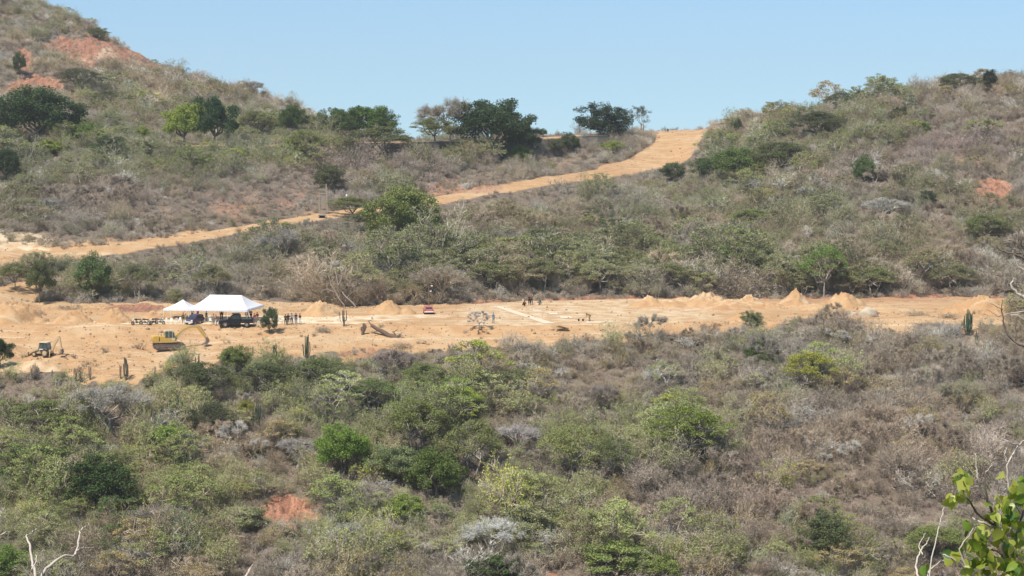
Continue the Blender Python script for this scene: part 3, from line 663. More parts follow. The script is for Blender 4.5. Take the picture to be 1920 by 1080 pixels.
T(928, 1095, 'B', 120, 54, (0.055, 0.085, 0.030), BK, 'bush', 'dark green bush cut by the bottom edge at centre', 'bush')
T(0, 690, 'R', 48, 56, (0.035, 0.055, 0.022), BK, 'hillside_tree', 'dark tree at the left edge in front of the earth bench')
T(442, 690, 'B', 58, 40, (0.135, 0.165, 0.055), BK, 'bush', 'green bush at the earth edge below the excavator boom', 'bush')
T(460, 788, 'B', 46, 34, YG, BK, 'bush', 'yellow green bush beside the tall cactus clump at left centre', 'bush')
T(385, 742, 'U', 110, 60, (0.085, 0.10, 0.050), BK, 'umbrella_tree', 'dark grey green umbrella tree below the excavator')
T(500, 742, 'U', 110, 60, (0.090, 0.105, 0.055), BK, 'umbrella_tree', 'dark flat tree right of the one below the excavator')
T(395, 812, 'U', 84, 54, (0.070, 0.080, 0.045), BK, 'umbrella_tree', 'very dark flat tree in the shaded hollow at left')
T(80, 815, 'U', 130, 62, (0.135, 0.155, 0.065), BR, 'umbrella_tree', 'wide olive tree at the left below the fallen pale branches')
T(60, 900, 'B', 120, 70, (0.145, 0.18, 0.075), BK, 'bush', 'soft green bush at the left edge above the dead branch', 'bush')
T(1000, 1010, 'B', 110, 62, SV, BK, 'bush', 'silvery green bush at lower centre right of the whitish tree', 'bush')
T(1160, 1075, 'B', 130, 60, (0.19, 0.235, 0.085), BK, 'bush', 'light green bush low in the frame right of the silvery one', 'bush')
T(1235, 1085, 'B', 90, 50, (0.17, 0.21, 0.065), BK, 'bush', 'yellowish green bush at the bottom edge right of centre', 'bush')
T(1750, 1050, 'U', 120, 60, (0.15, 0.18, 0.06), BK, 'umbrella_tree', 'low green tree behind the leafy branch at the bottom right')
T(12, 1085, 'B', 90, 60, (0.12, 0.18, 0.045), BK, 'bush', 'bright green bush in the bottom left corner', 'bush')
T(506, 624, 'B', 34, 48, (0.060, 0.080, 0.040), BK, 'sapling', 'small round dark tree beside the black pickup and the tent', 'tree')
T(470, 1000, 'B', 70, 50, SV, BK, 'bush', 'grey green bush left of the red earth scar', 'bush')
# leafless and pale trees of the near slope
T(200, 800, 'F', 150, 74, OL, (0.40, 0.36, 0.30), 'fallen_tree', 'pale fallen leafless tree with spread branches at left', 'dead tree')
T(1130, 770, 'F', 62, 48, OL, (0.30, 0.25, 0.20), 'leafless_tree', 'brown twisted leafless tree above the largest umbrella tree')
T(970, 850, 'F', 76, 52, OL, (0.45, 0.40, 0.37), 'leafless_tree', 'pinkish white leafless tree right of the olive umbrella tree')
T(925, 1035, 'F', 110, 60, OL, (0.60, 0.58, 0.52), 'leafless_tree', 'whitest leafless tree at lower centre above the dark bush')
T(1225, 780, 'N', 36, 44, OL, (0.42, 0.37, 0.33), 'leafless_tree', 'thin pale leafless tree left of the two slope cacti')
T(985, 760, 'N', 40, 50, OL, (0.50, 0.46, 0.41), 'leafless_tree', 'thin grey leafless tree above the pinkish white one')
T(665, 1045, 'F', 90, 60, OL, (0.42, 0.40, 0.35), 'leafless_tree', 'grey leafless tree below the light yellow green bush')
T(560, 870, 'F', 80, 46, OL, (0.40, 0.36, 0.31), 'leafless_tree', 'grey leafless tree left of the bright green leafy tree')
T(300, 1010, 'F', 110, 62, OL, (0.36, 0.31, 0.26), 'leafless_tree', 'brownish leafless tree below the very dark bush')
T(1800, 760, 'F', 76, 44, OL, (0.33, 0.30, 0.20), 'leafless_tree', 'yellowish leafless tree right of the rightmost slope cactus')
T(898, 618, 'N', 46, 34, OL, (0.48, 0.42, 0.36), 'leafless_tree', 'small pale leafless tree rising over the near left corner of the pad')
T(740, 700, 'F', 70, 40, OL, (0.30, 0.24, 0.20), 'leafless_tree', 'brown leafless tangle below the uprooted trunk')

# cacti
CK = [cactus(600, 14, 3.8, 0.75), cactus(601, 9, 3.4, 0.5), cactus(602, 18, 3.4, 1.0), cactus(603, 4, 3.6, 0.35)]
CK.append(cactus(610, 9, 3.7, 0.85, 1.3)); CH = [3.8, 3.4, 3.4, 3.6, 3.7]
def put_cactus(px, py, hpx, k, label, col=(0.060, 0.078, 0.045)):
    p = at(px, py); s = hpx/ppm(p)/CH[k]
    o = bpy.data.objects.new('candelabra_cactus', CK[k]); C.objects.link(o); o.location = p; o.scale = (s, s, s); o.rotation_euler = (0, 0, random.uniform(0, 6))
    o['tint'] = list(col); tag(o, label, 'cactus'); CLEAR.append((p.x, p.y, 0.9)); return o
BRN = (0.17, 0.125, 0.085)
for a in [(141, 714, 32, 3, 'thin brown cactus at the earth edge, leftmost of the front row', BRN), (150, 716, 30, 2, 'brown clump of cactus beside the thin leftmost one', BRN), (169, 712, 36, 3, 'two column cactus left of the tall clump at the earth edge', BRN),
          (236, 712, 46, 1, 'tallest brown cactus clump at the earth edge below the bench', (0.13, 0.115, 0.08)), (226, 710, 34, 3, 'thin cactus touching the left of the tallest brown clump', BRN), (66, 712, 34, 2, 'thick stubby grey cactus at the earth edge under the backhoe', (0.2, 0.16, 0.13)),
          (98, 708, 20, 3, 'short single cactus right of the stubby grey one', BRN), (372, 716, 56, 1, 'grey green cactus in the thicket below the excavator'), (291, 710, 32, 3, 'pale thin cactus left of the thicket below the excavator', (0.25, 0.24, 0.17)),
          (418, 722, 44, 3, 'slender cactus in the dark thicket near the green earth edge bush'), (474, 665, 22, 3, 'single column cactus right of the green earth edge bush', BRN), (515, 700, 60, 1, 'grey cactus group below the five standing people'),
          (524, 726, 50, 3, 'second cactus just under the grey group in the thicket'), (576, 676, 52, 1, 'many armed cactus at the earth edge right of the five people'), (586, 730, 48, 0, 'dark cactus clump below the many armed one'),
          (484, 808, 58, 0, 'tall grey cactus clump beside the yellow green bush'), (330, 800, 66, 2, 'wide cactus clump behind the lime green bush'), (345, 905, 70, 2, 'wide dull cactus clump right of the lime green bush'), (380, 888, 44, 1, 'dark cactus near the wide dull clump at left'),
          (857, 716, 40, 0, 'dark green cactus standing alone above the bright yellow green flat tree', (0.06, 0.09, 0.05)), (1357, 832, 40, 0, 'cactus touching the right of the largest umbrella tree'), (1450, 830, 42, 0, 'dark cactus on brown scrub right of the largest umbrella tree', (0.06, 0.085, 0.05)),
          (1743, 798, 40, 1, 'cactus in the middle of the brown right slope'), (1815, 628, 52, 0, 'dense green cactus in front of the rightmost earth heap', (0.055, 0.09, 0.05)), (1831, 648, 30, 1, 'grey cactus just right below the dense green one'),
          (1345, 735, 26, 1, 'small cactus on the brown slope above the largest umbrella tree'), (1468, 712, 42, 3, 'pale slender cactus at the left foot of the yellow green umbrella tree', (0.17, 0.18, 0.13)), (1925, 600, 30, 3, 'thin cactus at the right edge'),
          ]:
    put_cactus(*a)
put_cactus(645, 612, 42, 4, 'goblet shaped brown cactus on a bare stem standing alone at the pad edge', (0.15, 0.12, 0.085))

for a_, b_ in ((84, 684), (70, 700), (110, 690), (300, 670), (1628, 604), (1056, 632)):
    q_ = at(a_, b_); CLEAR.append((q_.x, q_.y, 4.5))
# ------------------------------------------------------------------ scrub cover (what nobody could count)
PROT = bpy.data.collections.new('scrub_kinds')
PD = bpy.data.collections.new('dry_bush_kinds'); PG = bpy.data.collections.new('green_bush_kinds'); PT = bpy.data.collections.new('tuft_kinds'); PM_ = bpy.data.collections.new('small_tree_kinds')
DRY, GRN, TUF, SML = [], [], [], []
for i in range(6):
    DRY.append(shrub(100+i, H=[2.0, 2.4, 1.7, 2.8, 2.2, 1.5][i], Wd=[2.8, 2.6, 2.6, 2.4, 3.2, 2.4][i], stems=[11, 10, 12, 9, 12, 10][i], leaf=[60, 0, 160, 0, 100, 40][i], lsize=0.08))
for i in range(2): DRY.append(tree(380+i, 'fan', 3.2, 3.8, 0.6, 18, 0, tr=0.06, stems=2)[0])
for i in range(6):
    GRN.append(shrub(200+i, H=[2.3, 2.7, 1.9, 3.0, 2.2, 2.5][i], Wd=[2.8, 2.8, 3.0, 2.6, 3.3, 2.5][i], stems=9, dens=0.85, leaf=[1500, 2300, 1900, 2700, 1200, 2100][i], lsize=[0.085, 0.09, 0.08, 0.10, 0.08, 0.09][i]))
for i in range(3):
    TUF.append(shrub(300+i, H=0.7, Wd=1.1, stems=8, dens=0.8, leaf=20, lsize=0.07, tw=0.012))
for i in range(3):     # small flat-topped trees standing in the thicket
    w_, c_ = tree(350+i, 'umbrella', H=3.8, Wd=4.6, trunk_h=1.0, pads=26, leaves=2200, lsize=0.12, tr=0.08, stems=2)
    g_ = bpy.data.meshes.new('small_tree'); bm = bmesh.new(); bm.from_mesh(w_); nf_ = len(bm.faces)
    bm.from_mesh(c_); bm.faces.ensure_lookup_table()
    for f in bm.faces[nf_:]: f.material_index = 1
    bm.to_mesh(g_); bm.free(); g_.materials.append(M_TWIG); g_.materials.append(M_LEAF); SML.append(g_)
def pool(col, meshes, nm):
    for i, me in enumerate(meshes):
        o = bpy.data.objects.new('%s_%02d' % (nm, i), me); col.objects.link(o)
pool(PD, DRY, 'dry_bush'); pool(PG, GRN, 'green_bush'); pool(PT, TUF, 'tuft'); pool(PM_, SML, 'small_tree')

def scatter_object(name, col, pts, rot, scl, pick, tint, bark, label, cat):
    me = bpy.data.meshes.new(name); n = len(pts)
    me.vertices.add(n); me.vertices.foreach_set('co', pts.astype(np.float32).ravel())
    for nm, A, ty, key in (('rot', rot, 'FLOAT_VECTOR', 'vector'), ('scl', scl, 'FLOAT_VECTOR', 'vector'), ('pick', pick, 'INT', 'value')):
        a = me.attributes.new(nm, ty, 'POINT'); a.data.foreach_set(key, np.ascontiguousarray(A, dtype=np.int32 if ty == 'INT' else np.float32).ravel())
    for nm, A in (('tint', tint), ('bark', bark)):
        a = me.attributes.new(nm, 'FLOAT_COLOR', 'POINT'); a.data.foreach_set('color', np.concatenate([A, np.ones((n, 1))], 1).astype(np.float32).ravel())
    o = link(name, me); tag(o, label, cat, kind='stuff')
    ng = bpy.data.node_groups.new(name, 'GeometryNodeTree')
    ng.interface.new_socket('Geometry', in_out='INPUT', socket_type='NodeSocketGeometry')
    ng.interface.new_socket('Geometry', in_out='OUTPUT', socket_type='NodeSocketGeometry')
    N = ng.nodes; gi = N.new('NodeGroupInput'); go = N.new('NodeGroupOutput')
    ip = N.new('GeometryNodeInstanceOnPoints'); ci = N.new('GeometryNodeCollectionInfo')
    ci.inputs['Collection'].default_value = col; ci.inputs['Separate Children'].default_value = True; ci.inputs['Reset Children'].default_value = True
    ip.inputs['Pick Instance'].default_value = True
    def na(nm, ty):
        x = N.new('GeometryNodeInputNamedAttribute'); x.data_type = ty; x.inputs['Name'].default_value = nm
        return [s for s in x.outputs if s.enabled and s.name == 'Attribute'][0]
    K = ng.links; K.new(gi.outputs[0], ip.inputs['Points']); K.new(ci.outputs[0], ip.inputs['Instance'])
    K.new(na('pick', 'INT'), ip.inputs['Instance Index']); K.new(na('rot', 'FLOAT_VECTOR'), ip.inputs['Rotation']); K.new(na('scl', 'FLOAT_VECTOR'), ip.inputs['Scale'])
    K.new(ip.outputs[0], go.inputs[0])
    md = o.modifiers.new('scatter', 'NODES'); md.node_group = ng
    return o

# sample the land in proportion to its area
va = verts.reshape(NR, NC, 3)
e1 = va[:-1, 1:]-va[:-1, :-1]; e2 = va[1:, :-1]-va[:-1, :-1]
area = np.abs(e1[..., 0]*e2[..., 1]-e1[..., 1]*e2[..., 0])
cx, cy = fc(PX), fc(PY)
okc = (fc(GY) > 236) & (ft < len(HL)-4+0.12) & (cx > -320) & (cx < 2240)
def sample(n, wt):
    A = (area*wt*okc).ravel(); A = A/A.sum()
    i = RNG.choice(len(A), n, p=A); r, c = np.unravel_index(i, area.shape)
    a = RNG.random(n)[:, None]; b_ = RNG.random(n)[:, None]
    p = (va[r, c]*(1-a)+va[r, c+1]*a)*(1-b_)+(va[r+1, c]*(1-a)+va[r+1, c+1]*a)*b_
    return p, r, c
# green-ness of the cover, read as patches of moister ground: (column, row, radii, strength, brightness)
GREEN = [(60, 305, 150, 42, 1.0), (300, 305, 180, 38, 1.0), (500, 295, 120, 26, 0.8), (120, 250, 150, 30, 0.6), (480, 255, 110, 40, 0.6), (20, 400, 60, 70, 0.4), (330, 215, 150, 50, 0.35), (80, 40, 120, 60, 0.35), (200, 190, 150, 40, 0.45),
         (640, 280, 110, 25, 0.8), (830, 270, 150, 30, 0.7), (740, 430, 90, 70, 0.9), (800, 490, 170, 45, 0.85), (640, 450, 110, 40, 0.65), (160, 520, 110, 45, 0.75), (470, 480, 120, 40, 0.4),
         (1050, 500, 150, 45, 0.55), (1250, 500, 120, 50, 0.6), (1450, 480, 160, 60, 0.75), (1330, 330, 90, 50, 0.9), (1450, 300, 110, 60, 0.85), (1560, 260, 120, 40, 0.7), (1500, 400, 150, 40, 0.65), (1850, 400, 90, 60, 0.6), (1700, 470, 120, 40, 0.5), (1200, 330, 90, 30, 0.7), (1650, 200, 90, 30, 0.5), (1150, 400, 200, 50, 0.4),
         (1730, 360, 80, 35, 0.5),
         (70, 770, 160, 90, 0.95), (80, 930, 160, 130, 1.0), (60, 1050, 110, 60, 0.7), (300, 750, 160, 60, 0.85), (500, 720, 150, 50, 0.85), (320, 860, 110, 70, 0.7), (650, 740, 150, 70, 0.8), (830, 800, 150, 90, 0.9), (720, 890, 150, 60, 0.95),
         (430, 920, 110, 50, 0.6), (380, 1010, 80, 60, 0.6), (640, 1010, 110, 60, 0.6), (820, 970, 120, 60, 0.75), (1000, 960, 120, 50, 0.75), (1130, 1040, 160, 50, 0.85), (1080, 850, 90, 50, 0.7), (1290, 830, 110, 60, 0.75), (1260, 1050, 110, 40, 0.7), (1400, 670, 60, 40, 0.6),
         (1520, 700, 70, 30, 0.4), (1550, 1020, 90, 50, 0.55), (1420, 1060, 90, 30, 0.5), (1760, 1010, 110, 40, 0.45), (960, 870, 100, 40, 0.6), (1450, 620, 90, 15, 0.4)]
def greenness(px, py, X, Y):
    g = np.zeros_like(px)
    for a, b_, ra, rb, s in GREEN:
        d = ((px-a)/ra)**2+((py-b_)/rb)**2
        g = np.maximum(g, s*np.exp(-d*0.8))
    return g
def mauve(px, py):
    g = np.zeros_like(px)
    for a, b_, ra, rb, s in [(1750, 280, 220, 60, 1.0), (1560, 340, 110, 30, 0.6), (430, 130, 120, 40, 0.5), (700, 330, 160, 40, 0.8), (480, 370, 200, 40, 0.5), (230, 380, 170, 50, 0.5), (1480, 960, 300, 110, 0.6), (1750, 900, 200, 150, 0.5), (1500, 760, 240, 60, 0.3), (600, 1040, 120, 40, 0.5), (1180, 900, 120, 60, 0.4)]:
        g = np.maximum(g, s*np.exp(-(((px-a)/ra)**2+((py-b_)/rb)**2)*0.8))
    return g
nf1 = lambda X, Y, s, sc: np.clip(fbm(X/sc, Y/sc, s, 3)*1.3+0.5, 0, 1)
def plant_colours(p, px, py, gr):
    n = len(p); X, Y = p[:, 0], p[:, 1]
    mv = mauve(px, py)[:, None]; v = RNG.random((n, 1)); big = nf1(X, Y, 90, 14.0)[:, None]; q = RNG.random((n, 1))
    grey = np.array([0.300, 0.272, 0.225]); tan = np.array([0.325, 0.262, 0.185]); mve = np.array([0.285, 0.225, 0.205]); silver = np.array([0.42, 0.40, 0.355])
    bark = grey*(1-big)+tan*big; bark = bark*(1-mv*0.8)+mve*mv*0.8
    bark = np.where(q > 0.93, silver, bark); bark = np.where(q < 0.07, np.array([0.19, 0.145, 0.115]), bark)
    bark = bark*(0.85+0.75*v)*np.array([1.07, 1.03, 0.99])*np.where(Y > 540, 1.2, 1.0)[:, None]
    g = gr[:, None]; w = RNG.random((n, 1)); w2 = RNG.random((n, 1)); w3 = nf1(X, Y, 95, 9.0)[:, None]
    ol = np.array([0.128, 0.142, 0.058]); gn = np.array([0.105, 0.155, 0.040]); sil = np.array([0.215, 0.225, 0.130]); dk = np.array([0.050, 0.075, 0.028]); ye = np.array([0.20, 0.22, 0.05])
    leaf = ol*(1-g*w)+gn*g*w
    leaf = leaf*(1-0.62*w3)+sil*0.62*w3
    leaf = np.where(w2 > 0.92, ye, leaf); leaf = np.where(w2 < 0.07, dk, leaf)
    leaf = np.where((g < 0.25) & (RNG.random((n, 1)) < 0.6), np.array([0.19, 0.155, 0.085]), leaf)
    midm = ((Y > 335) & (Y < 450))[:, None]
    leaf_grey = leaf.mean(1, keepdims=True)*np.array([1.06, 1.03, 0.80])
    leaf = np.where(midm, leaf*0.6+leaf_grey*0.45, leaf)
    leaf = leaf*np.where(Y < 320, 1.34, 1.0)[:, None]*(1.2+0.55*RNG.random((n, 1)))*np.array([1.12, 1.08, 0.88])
    return leaf, bark
baref = fc(bare)
# keep plants from standing on roads, heaps and pad
keep = np.clip(1-baref*1.15, 0, 1)
keep[(fc(pad) > 0.35)] = 0; keep[(fc(road) > 0.3) | (fc(upper) > 0.3) | (fc(junction) > 0.3)] = 0
keep[fc(bbank) > 0.35] = np.maximum(keep[fc(bbank) > 0.35], .6)*0.35
thin = np.ones_like(keep)
thin[fc(GY) > 430] = 0.75; thin[fc(GY) > 540] = 0.55
saddle = (ft > i3+8.9) & (cx > 640) & (cx < 1330); thin[saddle] = 0.10; thin[saddle & (cx > 1000)] = 0.03
clump = np.clip(0.6+1.3*(fc(fbm(GX/8.5, GY/8.5, 140, 3))+0.35), 0.4, 1.6)
clump = np.where((ft > i3+3.2) & (ft < i3+4.3), 1.2, clump)
NB = 45000
p, r, c = sample(NB, keep*thin*clump)
px, py = cx[r, c], cy[r, c]
g0 = greenness(px, py-8, p[:, 0], p[:, 1])
prob = np.clip(0.06+g0*0.95+(nf1(p[:, 0], p[:, 1], 80, 10.0)-0.5)*0.45, 0.03, 0.93)
isg = RNG.random(NB) < prob
sz = RNG.lognormal(-0.05, 0.28, NB)*np.where(p[:, 1] > 430, 1.05, 0.92)
edge = baref[r, c] > 0.12; sz = sz*np.where(edge, 0.6, 1)
leafc, barkc = plant_colours(p, px, py, g0)
clr = np.ones(NB, bool)
for X_, Y_, R_ in CLEAR: clr &= (p[:, 0]-X_)**2+(p[:, 1]-Y_)**2 > (R_*0.75)**2
sz = sz*np.clip(1.0+0.9*fbm(p[:, 0]/11, p[:, 1]/11, 150, 2), 0.65, 1.45)
sz = np.where((ft[r, c] > len(HL)-4-0.35) | (ft[r, c] > i3+11.6), sz*0.8, sz)
lip = (ft[r, c] > np.where((px > 380) & (px < 740), i3+4.55, i3+4.70)) & (ft[r, c] < i3+5.01) & (px < 1330)
lip |= (ft[r, c] > i3+8.7) & (ft[r, c] < i3+9.0) & (px > 340) & (px < 640)
sz = np.where(lip, sz*0.38, sz)
front = (ft[r, c] > i3-0.35) & (ft[r, c] < i3+.5); sz = np.where(front, sz*np.where(px < 700, 0.6, 0.72), sz)
foot = (ft[r, c] > i3+3.2) & (ft[r, c] < i3+4.25) & (px > 560)
sz = np.where(foot, sz*1.45, sz)
foot2 = foot & isg & (RNG.random(NB) < 0.5)
tree_here = isg & ~lip & ~front & ((RNG.random(NB) < 0.14) | foot2) & ~edge
sz = np.where(p[:, 1] < 320, sz*np.where(isg, 1.22, 1.08), sz)
rot = np.stack([RNG.normal(0, 0.08, NB), RNG.normal(0, 0.08, NB), RNG.uniform(0, 6.283, NB)], 1)
scl = np.stack([sz*RNG.uniform(0.85, 1.2, NB), sz*RNG.uniform(0.85, 1.2, NB), sz*RNG.uniform(0.8, 1.2, NB)], 1)
p[:, 2] -= 0.05
# the plants that show largest stand as things of their own; the rest is cover
inside = (px > 0) & (px < 1920) & (py < 1095)
show = np.where(inside, sz/p[:, 1], 0)
def pick_top(mask, n):
    i = np.where(mask)[0]; return i[np.argsort(-show[i])[:n]]
topd = pick_top(~isg & clr & inside, 300); topg = pick_top(isg & clr & ~tree_here & inside, 300); tops_ = pick_top(tree_here & clr & inside, 300)
solo = np.zeros(NB, bool); solo[topd] = True; solo[topg] = True; solo[tops_] = True
def cover(name, mask, col, nk, label, cat):
    m = mask & ~solo; n = m.sum()
    pk = np.minimum(RNG.integers(0, nk*4-(6 if nk == 8 else 0), n)//4, nk-1)
    if nk == 8: pk = np.where((p[m, 1] > 430) & (pk > 5), pk-4, pk)
    scatter_object(name, col, p[m], rot[m], scl[m], pk, leafc[m], barkc[m], label, cat)
isd = ~isg & clr; isg = isg & clr; tree_here &= clr
cover('dry_scrub', isd, PD, 8, 'grey brown leafless thorn scrub covering the hillsides', 'scrub')
cover('green_scrub', isg & ~tree_here, PG, 6, 'olive green leafy scrub spread in patches over the hillsides', 'scrub')
cover('small_tree_thicket', tree_here, PM_, 3, 'low flat topped trees merging into the hillside thicket', 'thicket')
def whereabouts(x_, y_, D_):
    if D_ < 330:
        side = 'at the left of' if x_ < 480 else 'left of centre on' if x_ < 960 else 'right of centre on' if x_ < 1440 else 'at the right of'
        hgt = 'just below the earth works' if y_ < 740 else 'halfway down' if y_ < 900 else 'near the bottom edge'
        return side+' the near slope, '+hgt
    if D_ < 400: return 'at the foot of the middle slope '+('left of the tent' if x_ < 340 else 'behind the tent and heaps' if x_ < 800 else 'behind the cleared pad' if x_ < 1300 else 'behind the right heaps')
    if x_ > 1320: return 'on the right hill'
    return 'on the slope under the diagonal road' if D_ < 440 else 'between the diagonal road and the ridge' if x_ > 480 else 'on the left hill side'
def solos(ids, meshes, name, label, cat, group):
    for i in ids:
        o = bpy.data.objects.new(name, meshes[int(RNG.integers(0, len(meshes)))]); C.objects.link(o)
        o.location = p[i]; o.rotation_euler = rot[i]; o.scale = scl[i]
        o['tint'] = [float(x) for x in leafc[i]]; o['bark'] = [float(x) for x in barkc[i]]
        w_ = whereabouts(px[i], py[i], p[i, 1]); tag(o, label+' '+w_, cat, group+' '+w_.replace(',', ''))
solos(topd, DRY[:6], 'leafless_shrub', 'grey leafless shrub', 'shrub', 'leafless shrubs')
solos(topg, GRN, 'green_shrub', 'olive leafy shrub', 'shrub', 'leafy shrubs')
solos(tops_, SML, 'small_tree', 'small flat topped tree', 'tree', 'small trees')
# low dead growth between the bushes and on the earth banks
kt = np.clip(1-baref*0.9, 0.0, 1)+0.35*fc(red)*(1-fc(pad)); kt[(fc(padflat) > 0.1) | (fc(road) > 0.2) | (fc(upper) > 0.3) | (fc(junction) > 0.3)] = 0; kt[saddle & (cx > 1000)] *= 0.3
NT = 42500
p2, r2, c2 = sample(NT, kt)
g2 = greenness(cx[r2, c2], cy[r2, c2]-8, p2[:, 0], p2[:, 1]); l2, b2 = plant_colours(p2, cx[r2, c2], cy[r2, c2], g2)
s2 = RNG.lognormal(0, 0.35, NT); s2 = s2*np.where(baref[r2, c2] > 0.3, 0.55, 1)
scatter_object('dry_undergrowth', PT, p2, np.stack([0*s2, 0*s2, RNG.uniform(0, 6.28, NT)], 1), np.stack([s2]*3, 1), RNG.integers(0, 3, NT), l2, b2*0.9, 'low dead twigs and tufts between the bushes', 'undergrowth')

# loose stones and clods on the bare earth
ST = []
PS = bpy.data.collections.new('clod_kinds')
M_CLOD = tinted('clod', 'tint', var=0.2)
for i in range(3):
    bm = bmesh.new(); bmesh.ops.create_icosphere(bm, subdivisions=1, radius=0.5)
    for v in bm.verts: v.co *= random.uniform(0.65, 1.15); v.co.z *= 0.6
    me = bpy.data.meshes.new('clod'); bm.to_mesh(me); bm.free(); me.materials.append(M_CLOD); ST.append(me)
pool(PS, ST, 'clod')
kb = np.clip(baref-0.3, 0, 1)*(0.15+1.6*np.clip(fc(frontw*6+wob*1.5), 0, 1)+1.2*(fc(pad)*(1-fc(padflat))))
NS = 10000
p3, r3, c3 = sample(NS, kb); s3 = RNG.lognormal(-1.75, 0.55, NS)
c3_ = np.array([0.36, 0.235, 0.14])*(0.5+0.8*RNG.random((NS, 1)))
scatter_object('loose_clods', PS, p3, RNG.uniform(0, 6, (NS, 3)), np.stack([s3*RNG.uniform(.8, 1.4, NS), s3, s3], 1), RNG.integers(0, 3, NS), c3_, c3_, 'loose clods and stones on the bare earth', 'stones')
# ------------------------------------------------------------------ solid modelling helpers
class MB:
    def __init__(s): s.bm = bmesh.new()
    def box(s, c, d, rot=(0, 0, 0), bev=0.0):
        r = bmesh.ops.create_cube(s.bm, size=1.0)
        M = Matrix.Translation(c) @ Euler(rot).to_matrix().to_4x4() @ Matrix.Diagonal((*d, 1))
        bmesh.ops.transform(s.bm, matrix=M, verts=r['verts'])
        if bev > 0:
            es = list({e for v in r['verts'] for e in v.link_edges})
            bmesh.ops.bevel(s.bm, geom=es, offset=bev, segments=2, affect='EDGES', profile=0.7)
        return s
    def rod(s, a, b_, r0, r1=None, k=8):
        a = Vector(a); b_ = Vector(b_); r1 = r0 if r1 is None else r1; d = b_-a
        r = bmesh.ops.create_cone(s.bm, cap_ends=True, segments=k, radius1=r0, radius2=max(r1, 0.001), depth=d.length)
        M = Matrix.Translation((a+b_)/2) @ d.to_track_quat('Z', 'Y').to_matrix().to_4x4()
        bmesh.ops.transform(s.bm, matrix=M, verts=r['verts']); return s
    def path(s, pts, rad, k=7):
        """one tube along points with a radius at each"""
        pts = [Vector(p) for p in pts]; rings = []
        ref = Vector((0.3, 1, 0.2)).normalized()
        for i, p in enumerate(pts):
            d = (pts[min(i+1, len(pts)-1)]-pts[max(i-1, 0)]).normalized()
            a = d.cross(ref)
            if a.length < 0.1: a = d.cross(Vector((1, 0, 0)))
            a.normalize(); b_ = d.cross(a)
            rings.append([s.bm.verts.new(p+(a*math.cos(2*math.pi*j/k)+b_*math.sin(2*math.pi*j/k))*rad[i]) for j in range(k)])
        for i in range(len(rings)-1):
            for j in range(k):
                s.bm.faces.new((rings[i][j], rings[i][(j+1) % k], rings[i+1][(j+1) % k], rings[i+1][j]))
        s.bm.faces.new(rings[0][::-1]); s.bm.faces.new(rings[-1]); return s
    def prof(s, xz, y0, y1, bev=0.0):
        """side outline in x-z pulled from y0 to y1"""
        a = [s.bm.verts.new((x, y0, z)) for x, z in xz]; b_ = [s.bm.verts.new((x, y1, z)) for x, z in xz]; n = len(xz); fs = []
        fs.append(s.bm.faces.new(a)); fs.append(s.bm.faces.new(b_[::-1]))
        for i in range(n): fs.append(s.bm.faces.new((a[i], b_[i], b_[(i+1) % n], a[(i+1) % n])))
        if bev > 0:
            es = list({e for f in fs for e in f.edges}); bmesh.ops.bevel(s.bm, geom=es, offset=bev, segments=2, affect='EDGES')
        return s
    def ball(s, c, r, sc=(1, 1, 1), u=14, v=9):
        q = bmesh.ops.create_uvsphere(s.bm, u_segments=u, v_segments=v, radius=r)
        bmesh.ops.transform(s.bm, matrix=Matrix.Translation(c) @ Matrix.Diagonal((*sc, 1)), verts=q['verts']); return s
    def build(s, name, mat, parent=None, smooth=False, **tg):
        bmesh.ops.recalc_face_normals(s.bm, faces=s.bm.faces)
        me = bpy.data.meshes.new(name); s.bm.to_mesh(me); s.bm.free()
        o = link(name, me, parent, mat, smooth); tag(o, **tg); return o

P_BLACK = plain('black_paint', (0.008, 0.008, 0.011), 0.4, 0.4, dirt=0.06)
P_VIOLET = plain('violet_paint', (0.045, 0.028, 0.070), 0.4, 0.4, dirt=0.1)
P_RED = plain('red_paint', (0.42, 0.10, 0.07), 0.5, 0.4, dirt=0.6, dcol=(0.45, 0.25, 0.18))
P_YEL = plain('yellow_paint', (0.52, 0.32, 0.06), 0.6, 0.3, dirt=0.7, dcol=(0.55, 0.38, 0.2))
P_TAN = plain('dusty_yellow_paint', (0.50, 0.36, 0.20), 0.7, 0.3, dirt=0.6, dcol=(0.5, 0.36, 0.22))
P_WHITE = plain('white_paint', (0.78, 0.77, 0.72), 0.5, 0.3, dirt=0.25)
P_GLASS = plain('dark_glass', (0.03, 0.045, 0.05), 0.08, 0.6, dirt=0.1)
P_TEAL = plain('teal_glass', (0.05, 0.085, 0.08), 0.15, 0.6, dirt=0.3)
P_TYRE = plain('tyre_rubber', (0.025, 0.023, 0.022), 0.9, 0.2, dirt=0.7, dcol=(0.3, 0.21, 0.13))
P_STEEL = plain('worn_steel', (0.16, 0.125, 0.11), 0.6, 0.4, 0.3, dirt=0.6)
P_CHROME = plain('bare_metal', (0.55, 0.55, 0.55), 0.3, 0.5, 0.8, dirt=0.2)
P_LAMP = plain('lamp_lens', (0.8, 0.8, 0.75), 0.2, 0.5, dirt=0.1)
P_TAIL = plain('tail_lamp_lens', (0.45, 0.03, 0.02), 0.3, 0.5, dirt=0.1)
P_WOOD = plain('grey_timber', (0.33, 0.27, 0.20), 0.9, 0.1, dirt=0.5, dcol=(0.18, 0.13, 0.1))
P_DKWOOD = plain('dark_timber', (0.13, 0.09, 0.065), 0.9, 0.1, dirt=0.5, dcol=(0.25, 0.18, 0.12))
P_PALEWOOD = plain('pale_dead_wood', (0.34, 0.28, 0.23), 0.9, 0.1, dirt=0.5, dcol=(0.24, 0.18, 0.14))
P_CONC = plain('old_concrete', (0.30, 0.245, 0.19), 0.95, 0.1, dirt=0.6, dcol=(0.22, 0.18, 0.14))
